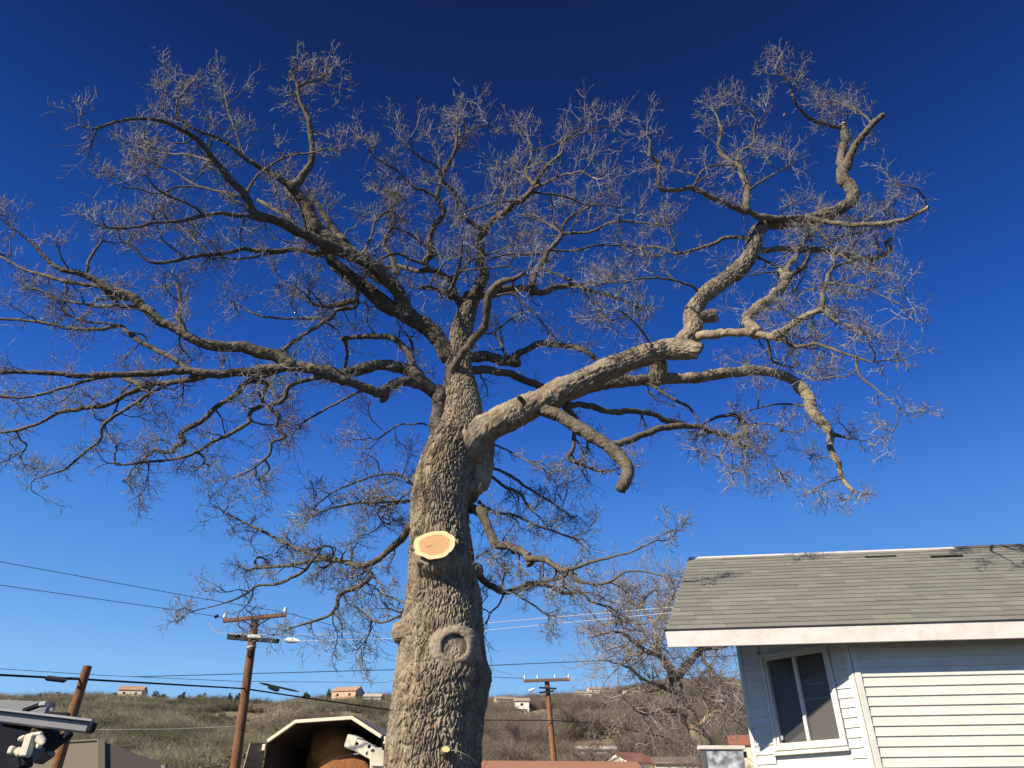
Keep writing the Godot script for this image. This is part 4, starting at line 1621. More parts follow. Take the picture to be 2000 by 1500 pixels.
	tag(part("cable_splice", b, M.black_cable, self), "dark splice case on the thick cable right of the tall pole", "cable splice", "splices on the overhead cable")
	b = Buf.new()
	b.tube(PackedVector3Array([Vector3(-8.156, 5.896, -25.500), Vector3(-7.997, 5.864, -25.500), Vector3(-6.999, 5.664, -25.500), Vector3(-6.842, 5.633, -25.500)]), PackedFloat32Array([0.012, 0.030, 0.030, 0.012]), 10)
	tag(part("cable_splice", b, M.black_cable, self), "thin slack sleeve above the cable right of the tall pole", "cable splice", "splices on the overhead cable")
	b = Buf.new()
	bar(b, Vector3(-9.771, 7.803, -24.800), Vector3(-9.651, 7.869, -24.800), 0.04, 0.04, 0.01)
	tag(part("wire_clamp", b, M.black_cable, self), "small black clamp on the wire left of the tall pole's crossarm", "clamp")


func chip_truck() -> void:
	var o := thing("chip_truck", Vector3(-3.870, 0.000, -16.600), "wood chip truck with open octagonal rear and pale rim beside the oak", "truck")
	o.rotation.y = deg_to_rad(-9.0)
	var b := Buf.new()
	var lx := -1.127
	var rx := 1.254
	var rim := [Vector2(lx, 1.0), Vector2(lx, 3.313), Vector2(-0.593, 3.662), Vector2(0.612, 3.711), Vector2(rx, 3.358), Vector2(rx, 1.0)]
	var mid := Vector2((lx + rx) * 0.5, 2.2)
	# shell: outside tan, inside dark, open towards the camera
	var outside := Buf.new()
	var inside := Buf.new()
	for k in rim.size() - 1:
		var p: Vector2 = rim[k]
		var q: Vector2 = rim[k + 1]
		var po := p + (p - mid).normalized() * 0.05
		var qo := q + (q - mid).normalized() * 0.05
		outside.face([Vector3(po.x, po.y, -0.02), Vector3(qo.x, qo.y, -0.02), Vector3(qo.x, qo.y, -4.6), Vector3(po.x, po.y, -4.6)])
		inside.face([Vector3(p.x, p.y, -4.5), Vector3(q.x, q.y, -4.5), Vector3(q.x, q.y, -0.02), Vector3(p.x, p.y, -0.02)])
	var front := []
	for q in rim:
		front.append(Vector3(q.x, q.y, -4.52))
	inside.face(front)
	front.reverse()
	outside.face(front.map(func(q): return q + Vector3(0, 0, -0.08)))
	outside.box(Transform3D(Basis(), Vector3((lx + rx) * 0.5, 0.95, -2.3)), Vector3((rx - lx) * 0.5, 0.05, 2.3), 0.01)
	part("box_shell", outside, M.tan_paint, o)
	part("box_lining", inside, M.dark_lining, o)
	for k in rim.size() - 1:
		b = Buf.new()
		var p := Vector3(rim[k].x, rim[k].y, 0)
		var q := Vector3(rim[k + 1].x, rim[k + 1].y, 0)
		var along := (q - p).normalized()
		bar(b, p - along * 0.02, q + along * 0.02, 0.035 + 0.001 * k, 0.032 + 0.0007 * k, 0.006)
		part("rim_bar", b, M.cream_paint, o)
	# rear door swung open to the left, seen nearly edge on
	b = Buf.new()
	var dd := Vector3(-0.36, 0, 0.55).normalized()
	b.prism([Vector3(lx - 0.10, 0.95, -0.1), Vector3(lx - 0.10, 3.293, -0.1), Vector3(lx - 0.10, 3.253, -0.1) + dd * 0.35, Vector3(lx - 0.10, 0.95, -0.1) + dd * 0.62], Vector3(-0.04, 0, -0.03), Color(1.25, 1.2, 1.1))
	part("rear_door", b, M.tan_paint, o)
	for y in [2.35, 3.193]:
		b = Buf.new()
		b.box(Transform3D(Basis(), Vector3(lx - 0.075, y, 0.0)), Vector3(0.035, 0.06, 0.03), 0.008)
		part("hinge", b, M.cream_paint, o)
	b = Buf.new()
	bar(b, Vector3(lx - 0.085, 1.0, -0.05), Vector3(lx - 0.085, 3.283, -0.05), 0.025, 0.025, 0.005)
	part("door_post", b, M.cream_paint, o)
	for q in [[rx + 0.10, 3.288], [rx + 0.08, 2.75], [rx + 0.08, 2.4]]:
		b = Buf.new()
		b.box(Transform3D(Basis(), Vector3(q[0], q[1], -0.05)), Vector3(0.05, 0.07, 0.04), 0.01)
		part("latch", b, M.cream_paint, o)
	# chassis, cab and wheels
	b = Buf.new()
	b.box(Transform3D(Basis(), Vector3((lx + rx) * 0.5, 0.72, -2.6)), Vector3(0.45, 0.12, 3.2), 0.02)
	part("chassis", b, M.dark_metal, o)
	b = Buf.new()
	b.box(Transform3D(Basis(), Vector3((lx + rx) * 0.5, 1.55, -5.7)), Vector3(1.05, 0.9, 0.85), 0.12)
	part("cab", b, M.cream_paint, o)
	for z in [-1.2, -5.6]:
		for s: float in [-1.0, 1.0]:
			b = Buf.new()
			var c := Vector3((lx + rx) * 0.5 + s * 0.95, 0.5, z)
			b.tube(PackedVector3Array([c - Vector3(0.14, 0, 0), c - Vector3(0.12, 0, 0), c + Vector3(0.12, 0, 0), c + Vector3(0.14, 0, 0)]), PackedFloat32Array([0.46, 0.5, 0.5, 0.46]), 24)
			part("wheel", b, M.black_cable, o)
	# the heap of chips inside
	b = Buf.new()
	var n := 40
	for j in n:
		for k in n:
			var u := k / float(n - 1)
			var w := j / float(n - 1)
			var x := lerpf(lx + 0.02, rx - 0.02, u)
			var z := lerpf(-4.4, -0.25, w)
			var hh := 1.0 + 2.102 * exp(-pow((u - 0.58) / 0.42, 4.0)) * smoothstep(0.0, 0.12, 1.0 - w)
			hh += 0.12 * fine_noise.get_noise_2d(x * 1.6, z * 1.6) + 0.04 * fine_noise.get_noise_2d(x * 7.0, z * 7.0)
			var g := 0.5 + 0.7 * fine_noise.get_noise_2d(x * 9.0, z * 9.0)
			b.vert(Vector3(x, hh, z), Vector3.UP, Vector2(u, w), Color(0.34, 0.135, 0.05).lerp(Color(0.52, 0.235, 0.095), clampf(g, 0.0, 1.0)))
	for j in n - 1:
		for k in n - 1:
			var q := j * n + k
			b.i.append_array([q, q + 1, q + n, q + 1, q + n + 1, q + n])
	smooth_normals(b)
	var heap := part("chip_heap", b, M.chips, self)
	heap.transform = o.transform
	tag(heap, "orange brown heap of fresh wood chips inside the chip truck", "wood chips", "", "stuff")
	# dust blown from the chute
	var fm := FogMaterial.new()
	fm.resource_name = "chip_dust"
	fm.density = 0.13
	fm.albedo = Color(0.72, 0.56, 0.38)
	fm.edge_fade = 0.6
	var at := Vector3(-3.712, 3.287, -17.000)
	for q in [[0.0, 0.0, 0.0, 0.9], [-0.25, 0.12, -0.3, 0.7], [0.2, 0.2, 0.1, 0.6], [-0.1, -0.35, -0.2, 0.9], [0.15, -0.3, 0.2, 0.7], [-0.35, -0.15, -0.6, 0.8]]:
		var fog := FogVolume.new()
		fog.shape = RenderingServer.FOG_VOLUME_SHAPE_ELLIPSOID
		fog.size = Vector3(q[3], float(q[3]) * 1.2, q[3])
		fog.material = fm
		fog.name = numbered("dust_cloud")
		add_child(fog)
		fog.position = at + Vector3(q[0], q[1], q[2])
		tag(fog, "brown dust of chips blowing into the chip truck", "dust", "dust blown from the chute", "stuff")
	# chipper chute
	var ch := thing("wood_chipper", Vector3.ZERO, "white wood chipper chute blowing chips into the truck", "wood chipper")
	b = Buf.new()
	bar(b, Vector3(-2.511, 2.930, -15.300), Vector3(-2.898, 3.112, -15.500), 0.110, 0.105, 0.02, Color(1.25, 1.28, 1.35))
	part("chute", b, M.cream_paint, ch)
	b = Buf.new()
	bar(b, Vector3(-2.875, 3.110, -15.480), Vector3(-3.100, 3.192, -15.600), 0.120, 0.115, 0.02, Color(1.25, 1.28, 1.35))
	part("deflector", b, M.cream_paint, ch)
	b = Buf.new()
	bar(b, Vector3(-2.367, 1.899, -15.300), Vector3(-2.483, 3.032, -15.300), 0.130, 0.140, 0.02, Color(1.25, 1.28, 1.35))
	part("chute_base", b, M.cream_paint, ch)
	b = Buf.new()
	bar(b, Vector3(-2.559, 2.732, -15.250), Vector3(-2.325, 2.732, -15.250), 0.150, 0.020, 0.02, Color(0.9, 0.9, 0.9))
	part("flange", b, M.cream_paint, ch)
	b = Buf.new()
	bar(b, Vector3(-2.938, 2.938, -15.300), Vector3(-2.826, 2.947, -15.300), 0.010, 0.010, 0.02)
	part("hand_wheel", b, M.pale_metal, ch)
	b = Buf.new()
	bar(b, Vector3(-2.887, 3.109, -15.120), Vector3(-2.828, 3.083, -15.120), 0.010, 0.030, 0.02)
	part("bolt_plate", b, M.dark_metal, ch)
	b = Buf.new()
	bar(b, Vector3(-2.655, 3.058, -15.120), Vector3(-2.596, 3.032, -15.120), 0.010, 0.030, 0.02)
	part("bolt_plate", b, M.dark_metal, ch)
	b = Buf.new()
	bar(b, Vector3(-2.421, 3.169, -15.120), Vector3(-2.362, 3.143, -15.120), 0.010, 0.030, 0.02)
	part("bolt_plate", b, M.dark_metal, ch)
	b = Buf.new()
	bar(b, Vector3(-2.389, 3.032, -15.120), Vector3(-2.331, 3.007, -15.120), 0.010, 0.030, 0.02)
	part("bolt_plate", b, M.dark_metal, ch)
	b = Buf.new()
	b.box(Transform3D(Basis(), Vector3(-2.367, 0.85, -14.6)), Vector3(0.6, 0.45, 1.0), 0.06)
	part("housing", b, M.cream_paint, ch)
	for s: float in [-1.0, 1.0]:
		b = Buf.new()
		var c := Vector3(-2.367 + s * 0.68, 0.34, -14.6)
		b.tube(PackedVector3Array([c - Vector3(0.08, 0, 0), c + Vector3(0.08, 0, 0)]), PackedFloat32Array([0.34, 0.34]), 20)
		part("wheel", b, M.black_cable, ch)


func far_houses() -> void:
	cottage(on_land(-0.4775, 0.1491, 100), 0.17, 8.5, 7.0, 3.0, 1.8, Color(0.72, 0.66, 0.52), Color(0.50, 0.30, 0.20), "white house with red brown roof on the left skyline", "houses on the hills")
	cottage(on_land(-0.2064, 0.1468, 100), -0.21, 9.5, 8.0, 3.2, 2.0, Color(0.62, 0.42, 0.28), Color(0.52, 0.33, 0.23), "peach hilltop house between dark shrubs left of the oak trunk", "houses on the hills")
	cottage(on_land(-0.2694, 0.1480, 100), 0.09, 14.0, 7.0, 2.0, 2.4, Color(0.5, 0.36, 0.26), Color(0.46, 0.27, 0.18), "long low pink roofed building on the skyline above the chip truck", "houses on the hills")
	cottage(on_land(-0.1740, 0.1432, 100), 0.00, 6.0, 5.0, 2.4, 1.2, Color(0.7, 0.66, 0.58), Color(0.6, 0.55, 0.48), "small white house low under the left skyline beside the oak trunk", "houses on the hills")
	cottage(on_land(0.1049, 0.1533, 100), 0.14, 9.0, 7.0, 3.2, 1.6, Color(0.62, 0.56, 0.46), Color(0.40, 0.33, 0.27), "upper small pale house on the right hill", "houses on the hills")
	cottage(on_land(0.0891, 0.1480, 100), -0.10, 9.0, 7.0, 3.0, 1.4, Color(0.60, 0.54, 0.45), Color(0.42, 0.36, 0.30), "pale house below the upper one on the right hill", "houses on the hills")
	cottage(on_land(0.1541, 0.1497, 100), 0.07, 12.0, 7.0, 2.6, 1.4, Color(0.52, 0.46, 0.38), Color(0.42, 0.35, 0.28), "low pale house right of the two others on the right hill", "houses on the hills")
	cottage(on_land(-0.0089, 0.1396, 100), 0.21, 9.0, 7.0, 3.0, 1.4, Color(0.58, 0.5, 0.38), Color(0.38, 0.33, 0.27), "cream house on the right hill closest to the oak trunk", "houses on the hills")
	cottage(on_land(0.0121, 0.1361, 100), 0.00, 5.0, 5.0, 2.8, 1.2, Color(0.75, 0.72, 0.66), Color(0.4, 0.35, 0.3), "small white house low on the slope left of the far pole", "houses on the hills")
	cottage(Vector3(0.10, 0.0, -34.00), 0.07, 9.5, 7.0, 3.03, 1.3, Color(0.5, 0.42, 0.34), Color(0.40, 0.20, 0.135), "brown pink roofed house right of the oak trunk at frame bottom", "houses below the hills")
	cottage(on_land(0.1405, 0.0483, 76), 0.49, 4.4, 8.0, 3.1, 1.5, Color(0.74, 0.70, 0.58), Color(0.27, 0.115, 0.08), "white house with red roof seen through bare branches", "houses below the hills")
	cottage(on_land(0.1949, 0.0483, 74), -0.09, 5.5, 6.0, 3.2, 0.9, Color(0.70, 0.64, 0.46), Color(0.22, 0.18, 0.15), "cream walled house right of the red roofed white one", "houses below the hills")
	cottage(on_land(0.2793, 0.0682, 84), -0.24, 3.0, 5.0, 3.1, 1.4, Color(0.78, 0.70, 0.50), Color(0.34, 0.14, 0.09), "cream cottage with red roof beside the white house's corner", "houses below the hills")
	cottage(on_land(0.1037, 0.0814, 110), 0.05, 7.0, 3.0, 1.6, 0.4, Color(0.75, 0.74, 0.70), Color(0.78, 0.77, 0.74), "white flat roofed trailer beyond the brown pink roof", "houses below the hills")
	hip_house()


func grey_vehicle() -> void:
	var o := thing("utility_truck", Vector3.ZERO, "grey utility truck top with raised lid and white lift parts", "truck")
	var b := Buf.new()
	b = Buf.new()
	bar(b, Vector3(-4.000, 2.372, -5.650), Vector3(-2.921, 2.256, -5.650), 0.050, 0.036, 0.010)
	part("raised_lid", b, M.grey_paint, o)
	b = Buf.new()
	bar(b, Vector3(-4.000, 2.412, -5.588), Vector3(-2.891, 2.296, -5.588), 0.020, 0.008, 0.003, Color(0.8, 0.8, 0.85))
	part("lid_lip", b, M.pale_metal, o)
	b = Buf.new()
	bar(b, Vector3(-2.898, 2.255, -5.580), Vector3(-2.869, 2.252, -5.580), 0.030, 0.030, 0.005)
	part("lid_end_cap", b, M.black_cable, o)
	b = Buf.new()
	bar(b, Vector3(-4.731, 2.553, -6.660), Vector3(-3.823, 2.514, -6.660), 0.060, 0.052, 0.010, Color(1.2, 1.2, 1.2))
	part("roof_panel", b, M.grey_paint, o)
	b = Buf.new()
	bar(b, Vector3(-3.957, 2.481, -6.500), Vector3(-3.825, 2.531, -6.500), 0.020, 0.018, 0.010)
	part("roof_strut", b, M.black_cable, o)
	b = Buf.new()
	bar(b, Vector3(-3.774, 2.516, -6.400), Vector3(-3.710, 2.520, -6.400), 0.030, 0.020, 0.010)
	part("beacon", b, M.pale_metal, o)
	b = Buf.new()
	bar(b, Vector3(-3.676, 2.479, -6.400), Vector3(-3.656, 2.479, -6.400), 0.020, 0.014, 0.010)
	part("mirror", b, M.bright_wire, o)
	b = Buf.new()
	bar(b, Vector3(-3.801, 2.471, -6.600), Vector3(-3.623, 2.467, -6.600), 0.020, 0.015, 0.010)
	part("rear_bar", b, M.black_cable, o)
	b = Buf.new()
	bar(b, Vector3(-3.682, 2.435, -6.500), Vector3(-3.435, 2.409, -6.500), 0.120, 0.012, 0.010)
	part("side_tray", b, M.pale_metal, o)
	b = Buf.new()
	b.box(Transform3D(Basis(), Vector3(-5.090, 1.30, -6.75)), Vector3(0.813, 1.14, 0.5), 0.03, Color(0.35, 0.34, 0.36))
	part("tool_body", b, M.grey_paint, o)
	b = Buf.new()
	bar(b, Vector3(-3.384, 2.315, -5.750), Vector3(-3.305, 2.295, -5.750), 0.030, 0.045, 0.010)
	part("lid_hinge", b, M.black_cable, o)
	b = Buf.new()
	bar(b, Vector3(-3.600, 2.309, -5.750), Vector3(-3.407, 2.275, -5.750), 0.030, 0.030, 0.010)
	part("lid_hinge", b, M.black_cable, o)
	b = Buf.new()
	bar(b, Vector3(-3.318, 2.255, -5.800), Vector3(-3.221, 2.156, -5.800), 0.060, 0.050, 0.010)
	part("gas_strut", b, M.dark_metal, o)
	b = Buf.new()
	bar(b, Vector3(-3.168, 2.254, -5.850), Vector3(-3.222, 2.190, -5.850), 0.035, 0.025, 0.010)
	part("gas_strut", b, M.dark_metal, o)
	b = Buf.new()
	bar(b, Vector3(-3.411, 2.106, -5.900), Vector3(-3.326, 2.172, -5.900), 0.060, 0.075, 0.010, Color(0.55, 0.5, 0.45))
	part("side_bracket", b, M.grey_paint, o)
	b = Buf.new()
	bar(b, Vector3(-3.297, 2.071, -5.600), Vector3(-3.296, 2.213, -5.600), 0.030, 0.030, 0.010, Color(1.15, 1.18, 1.25))
	part("lift_arm", b, M.cream_paint, o)
	b = Buf.new()
	bar(b, Vector3(-3.308, 2.206, -5.600), Vector3(-3.220, 2.216, -5.600), 0.020, 0.014, 0.010, Color(1.15, 1.18, 1.25))
	part("lift_arm", b, M.cream_paint, o)
	b = Buf.new()
	bar(b, Vector3(-3.374, 2.175, -5.600), Vector3(-3.330, 2.200, -5.600), 0.020, 0.014, 0.010, Color(1.15, 1.18, 1.25))
	part("lift_arm", b, M.cream_paint, o)
	b = Buf.new()
	bar(b, Vector3(-3.402, 2.087, -5.600), Vector3(-3.397, 2.140, -5.600), 0.020, 0.020, 0.010, Color(1.15, 1.18, 1.25))
	part("lift_block", b, M.cream_paint, o)
	b = Buf.new()
	bar(b, Vector3(-3.360, 2.084, -5.600), Vector3(-3.332, 2.124, -5.600), 0.020, 0.026, 0.010, Color(1.15, 1.18, 1.25))
	part("lift_block", b, M.cream_paint, o)
	b = Buf.new()
	b.tube(PackedVector3Array([Vector3(-3.253, 2.200, -5.600), Vector3(-3.239, 2.191, -5.600), Vector3(-3.210, 2.165, -5.600), Vector3(-3.195, 2.153, -5.600)]), PackedFloat32Array([0.012, 0.030, 0.030, 0.012]), 12)
	part("lift_cylinder", b, M.cream_paint, o)
	b = Buf.new()
	b.tube(PackedVector3Array([Vector3(-3.229, 2.127, -5.600), Vector3(-3.222, 2.140, -5.600), Vector3(-3.213, 2.153, -5.600)]), PackedFloat32Array([0.012, 0.022, 0.012]), 12)
	part("lift_cylinder", b, M.cream_paint, o)
	b = Buf.new()
	bar(b, Vector3(-3.394, 2.010, -5.650), Vector3(-3.286, 2.060, -5.650), 0.050, 0.040, 0.010)
	part("lift_mount", b, M.black_cable, o)
	b = Buf.new()
	bar(b, Vector3(-3.302, 2.006, -5.600), Vector3(-3.339, 2.074, -5.600), 0.010, 0.010, 0.010)
	part("lift_hose", b, M.black_cable, o)
	for x in [-4.4, -2.7]:
		b = Buf.new()
		var c := Vector3(x, 0.40, -6.1)
		b.tube(PackedVector3Array([c - Vector3(0, 0, 0.12), c + Vector3(0, 0, 0.12)]), PackedFloat32Array([0.40, 0.40]), 20)
		part("wheel", b, M.black_cable, o)


func on_land(side: float, slope: float, from: float) -> Vector3:
	var d := from
	while d < 700.0:
		if land(side * d, d) > 1.6 + slope * d:
			break
		d += 2.0
	return Vector3(side * d, land(side * d, d), -d)


func cottage(at: Vector3, yaw: float, w: float, deep: float, h: float, rise: float, wall: Color, roof: Color, label: String, group: String) -> void:
	var o := thing("far_house", at, label, "house", group)
	o.rotation.y = yaw
	var b := Buf.new()
	b.box(Transform3D(Basis(), Vector3(0, h * 0.5 - 0.5, 0)), Vector3(w * 0.5, h * 0.5 + 0.5, deep * 0.5), 0.0, wall)
	# gables
	for s: float in [-1.0, 1.0]:
		var g := [Vector3(s * w * 0.499, h, deep * 0.5), Vector3(s * w * 0.499, h + rise, 0), Vector3(s * w * 0.499, h, -deep * 0.5)]
		if s < 0.0:
			g.reverse()
		b.face(g, wall)
	part("wall", b, M.plain, o)
	b = Buf.new()
	for s: float in [-1.0, 1.0]:
		var e := 0.35
		var q := [Vector3(-w * 0.5 - e, h - 0.12, s * (deep * 0.5 + e)), Vector3(-w * 0.5 - e, h + rise, 0), Vector3(w * 0.5 + e, h + rise, 0), Vector3(w * 0.5 + e, h - 0.12, s * (deep * 0.5 + e))]
		if s < 0.0:
			q.reverse()
		b.prism(q, Vector3(0, -0.12, 0), roof)
	part("roof", b, M.roof_far, o)
	var n := maxi(1, int(w / 3.2))
	for k in n:
		var x := (k + 0.5) / n * w - w * 0.5
		b = Buf.new()
		b.box(Transform3D(Basis(), Vector3(x, h * 0.55, deep * 0.5 + 0.01)), Vector3(0.55, 0.5, 0.04), 0.0, wall * 1.05)
		var fr := part("window", b, M.plain, o)
		b = Buf.new()
		b.box(Transform3D(Basis(), Vector3(x, h * 0.55, deep * 0.5 + 0.045)), Vector3(0.46, 0.41, 0.02), 0.0, Color(0.5, 0.55, 0.65))
		part("pane", b, M.dark_metal, fr)


func hip_house() -> void:
	var o := thing("grey_roofed_house", Vector3.ZERO, "grey hip roofed house at lower left behind the leaning post", "house")
	var b := Buf.new()
	var top := 3.743
	var r0 := Vector3(-12.908, top, -22.000)
	var r1 := Vector3(-10.536, top, -21.000)
	# eave corners
	var low := top - 1.75
	var f0 := Vector3(-10.412, low, -18.200)
	var f1 := Vector3(-8.769, low, -18.300)
	var k1 := Vector3(-7.496, low + 0.75, -23.000)
	var k0 := Vector3(-14.740, low, -25.000)
	b.face([f0, r0, r1, f1], Color(0.165, 0.150, 0.118))
	b.face([f1, r1, k1], Color(0.150, 0.136, 0.110))  # right facet toned down, its shade put into the colour
	b.face([k1, r1, r0, k0], Color(0.165, 0.150, 0.118))
	b.face([f0, k0, r0], Color(0.165, 0.150, 0.118))
	var rf := part("roof", b, M.roof_far, o)
	b = Buf.new()
	bar(b, r0 + Vector3(0, 0.02, 0), r1 + Vector3(0, 0.02, 0), 0.09, 0.025, 0.01, Color(0.17, 0.155, 0.125))
	bar(b, r1 + Vector3(0, 0.02, 0), f1 + Vector3(0, 0.02, 0), 0.09, 0.025, 0.01, Color(0.17, 0.155, 0.125))
	part("ridge_cap", b, M.roof_far, rf)
	b = Buf.new()
	b.prism([f0 * 0.96 + k0 * 0.04 - Vector3(-0.3, 0.1, 0), f0 + Vector3(0.3, -0.1, -0.3), f1 + Vector3(-0.3, -0.1, -0.3), k1 + Vector3(-0.6, -0.9, 0)], Vector3(0, -low, 0), Color(0.40, 0.36, 0.30))
	part("wall", b, M.plain, o)
	b = Buf.new()
	b.tube(PackedVector3Array([Vector3(-8.143, 2.947, -19.600), Vector3(-8.189, 3.087, -19.600)]), PackedFloat32Array([0.07, 0.07]), 10, true, Color(0.25, 0.22, 0.18))
	part("vent_pipe", b, M.plain, rf)


func limb_big_right() -> Array:
	var a := []
	a.append([-0.849, 6.651, -10.400, 0.302, -0.607, 6.920, -10.333, 0.289, -0.321, 7.120, -10.268, 0.257, 0.161, 7.350, -10.169, 0.230, 0.508, 7.487, -10.101, 0.210, 0.865, 7.660, -10.028, 0.196, 1.214, 7.816, -9.958, 0.185, 1.581, 7.972, -9.886, 0.176, 2.027, 8.110, -9.800, 0.169, 2.429, 8.205, -9.724, 0.160, 2.663, 8.194, -9.680, 0.137])
	a.append([2.619, 8.159, -9.685, 0.153, 2.767, 8.356, -9.701, 0.155, 2.929, 8.694, -9.723, 0.153, 2.980, 8.997, -9.741, 0.145, 3.195, 9.312, -9.763, 0.138, 3.618, 9.690, -9.797, 0.134, 3.985, 10.030, -9.826, 0.133, 4.217, 10.424, -9.849, 0.128, 4.382, 10.829, -9.871, 0.119, 4.658, 11.058, -9.890, 0.117, 5.235, 11.157, -9.928, 0.114, 5.813, 11.357, -9.965, 0.109, 6.169, 11.599, -9.988, 0.109, 6.354, 11.796, -10.000, 0.109, 6.401, 12.091, -10.014, 0.108, 6.305, 12.398, -10.032, 0.104, 6.421, 12.707, -10.045, 0.099])
	a.append([2.506, 8.193, -9.707, 0.170, 2.719, 8.116, -9.608, 0.152, 2.883, 8.033, -9.527, 0.139])
	a.append([3.012, 8.812, -9.730, 0.116, 3.212, 8.874, -9.730, 0.113, 3.302, 8.863, -9.730, 0.108])
	a.append([6.421, 12.707, -10.045, 0.089, 6.457, 13.010, -10.137, 0.083, 6.734, 13.620, -10.307, 0.081, 6.905, 14.068, -10.425, 0.077, 7.014, 14.461, -10.525, 0.070])
	a.append([6.994, 14.397, -10.513, 0.043, 6.727, 14.269, -10.395, 0.037, 6.107, 14.110, -10.086, 0.031, 5.838, 14.165, -9.904, 0.026, 5.663, 14.282, -9.739, 0.021, 5.569, 14.476, -9.550, 0.018, 5.432, 14.541, -9.433, 0.015])
	a.append([6.439, 12.618, -10.042, 0.079, 6.465, 12.697, -9.986, 0.072, 6.613, 12.982, -9.760, 0.064, 6.843, 13.200, -9.517, 0.055, 7.047, 13.323, -9.322, 0.044])
	a.append([6.883, 13.242, -9.469, 0.024, 6.858, 13.799, -9.676, 0.022, 6.758, 14.309, -9.894, 0.019, 6.650, 14.695, -10.069, 0.016])
	a.append([5.243, 11.194, -9.928, 0.065, 4.509, 10.988, -9.676, 0.058, 4.054, 10.987, -9.499, 0.052, 3.642, 11.025, -9.329, 0.047, 3.106, 11.105, -9.097, 0.043, 2.852, 10.970, -9.002, 0.039, 2.513, 10.845, -8.870, 0.035, 2.457, 11.042, -8.773, 0.032, 2.453, 11.245, -8.679, 0.028, 2.314, 11.383, -8.582, 0.025, 2.319, 11.587, -8.488, 0.021])
	a.append([3.054, 11.081, -9.073, 0.022, 3.153, 11.236, -9.115, 0.022, 3.315, 11.590, -9.199, 0.020, 3.564, 11.869, -9.288, 0.017, 4.005, 12.056, -9.433, 0.014])
	a.append([4.080, 10.987, -9.499, 0.058, 4.271, 11.641, -9.671, 0.057, 4.304, 12.228, -9.824, 0.054, 4.310, 12.553, -9.907, 0.047, 4.119, 13.042, -10.075, 0.042, 4.135, 13.467, -10.175, 0.035, 4.311, 13.987, -10.292, 0.029, 4.334, 14.753, -10.459, 0.022])
	a.append([4.314, 12.581, -9.907, 0.029, 4.317, 12.689, -9.852, 0.029, 4.359, 12.812, -9.786, 0.028, 4.568, 12.865, -9.659, 0.024, 4.613, 13.114, -9.531, 0.021, 4.649, 13.338, -9.416, 0.018, 4.472, 13.451, -9.307, 0.015])
	a.append([4.282, 11.654, -9.671, 0.023, 4.428, 11.404, -9.144, 0.018, 4.529, 11.146, -8.711, 0.013])
	a.append([5.198, 11.165, -9.924, 0.051, 5.280, 11.152, -9.871, 0.048, 5.581, 10.845, -9.642, 0.044, 5.883, 10.554, -9.401, 0.041, 6.191, 10.355, -9.156, 0.037, 6.431, 10.247, -8.959, 0.034, 6.603, 10.265, -8.815, 0.033, 6.707, 10.288, -8.724, 0.033])
	a.append([6.689, 10.299, -8.746, 0.017, 6.608, 10.395, -8.604, 0.014, 6.450, 10.438, -8.469, 0.011, 6.078, 10.305, -8.266, 0.008])
	a.append([4.118, 10.275, -9.841, 0.053, 4.593, 10.529, -9.994, 0.053, 5.080, 10.669, -10.150, 0.052, 5.701, 10.830, -10.344, 0.052, 6.037, 10.841, -10.454, 0.052, 6.423, 10.862, -10.578, 0.053, 6.822, 10.918, -10.700, 0.049, 7.212, 11.192, -10.808, 0.046, 7.294, 11.308, -10.836, 0.043, 7.272, 11.431, -10.871, 0.042, 7.428, 11.636, -10.921, 0.040])
	a.append([6.723, 10.917, -10.669, 0.048, 6.642, 10.529, -10.549, 0.047])
	a.append([5.245, 11.133, -9.891, 0.028, 5.458, 10.766, -9.803, 0.025, 5.605, 10.203, -9.693, 0.022, 5.750, 9.899, -9.620, 0.019, 5.983, 9.633, -9.531, 0.017])
	a.append([4.160, 10.510, -9.852, 0.036, 4.118, 10.764, -9.946, 0.034, 3.880, 10.919, -10.113, 0.032, 3.652, 10.890, -10.272, 0.030, 3.367, 10.931, -10.457, 0.027, 3.076, 11.003, -10.638, 0.025, 2.796, 11.344, -10.832, 0.020, 2.414, 11.475, -11.052, 0.015])
	a.append([4.291, 10.255, -9.898, 0.027, 4.375, 10.274, -9.960, 0.025, 4.714, 10.330, -10.216, 0.024, 4.887, 10.300, -10.378, 0.023])
	a.append([5.572, 10.786, -10.295, 0.023, 6.194, 11.285, -10.525, 0.021, 6.878, 11.702, -10.762, 0.018, 7.638, 12.078, -11.015, 0.015])
	a.append([3.143, 9.254, -9.758, 0.025, 2.989, 9.410, -9.657, 0.024, 2.652, 9.427, -9.519, 0.022, 2.423, 9.406, -9.428, 0.019, 2.056, 9.267, -9.286, 0.016, 1.737, 9.079, -9.158, 0.012])
	a.append([2.266, 8.146, -9.753, 0.024, 2.106, 8.322, -9.554, 0.019, 1.871, 8.480, -9.323, 0.015, 1.655, 8.540, -9.153, 0.012])
	return a


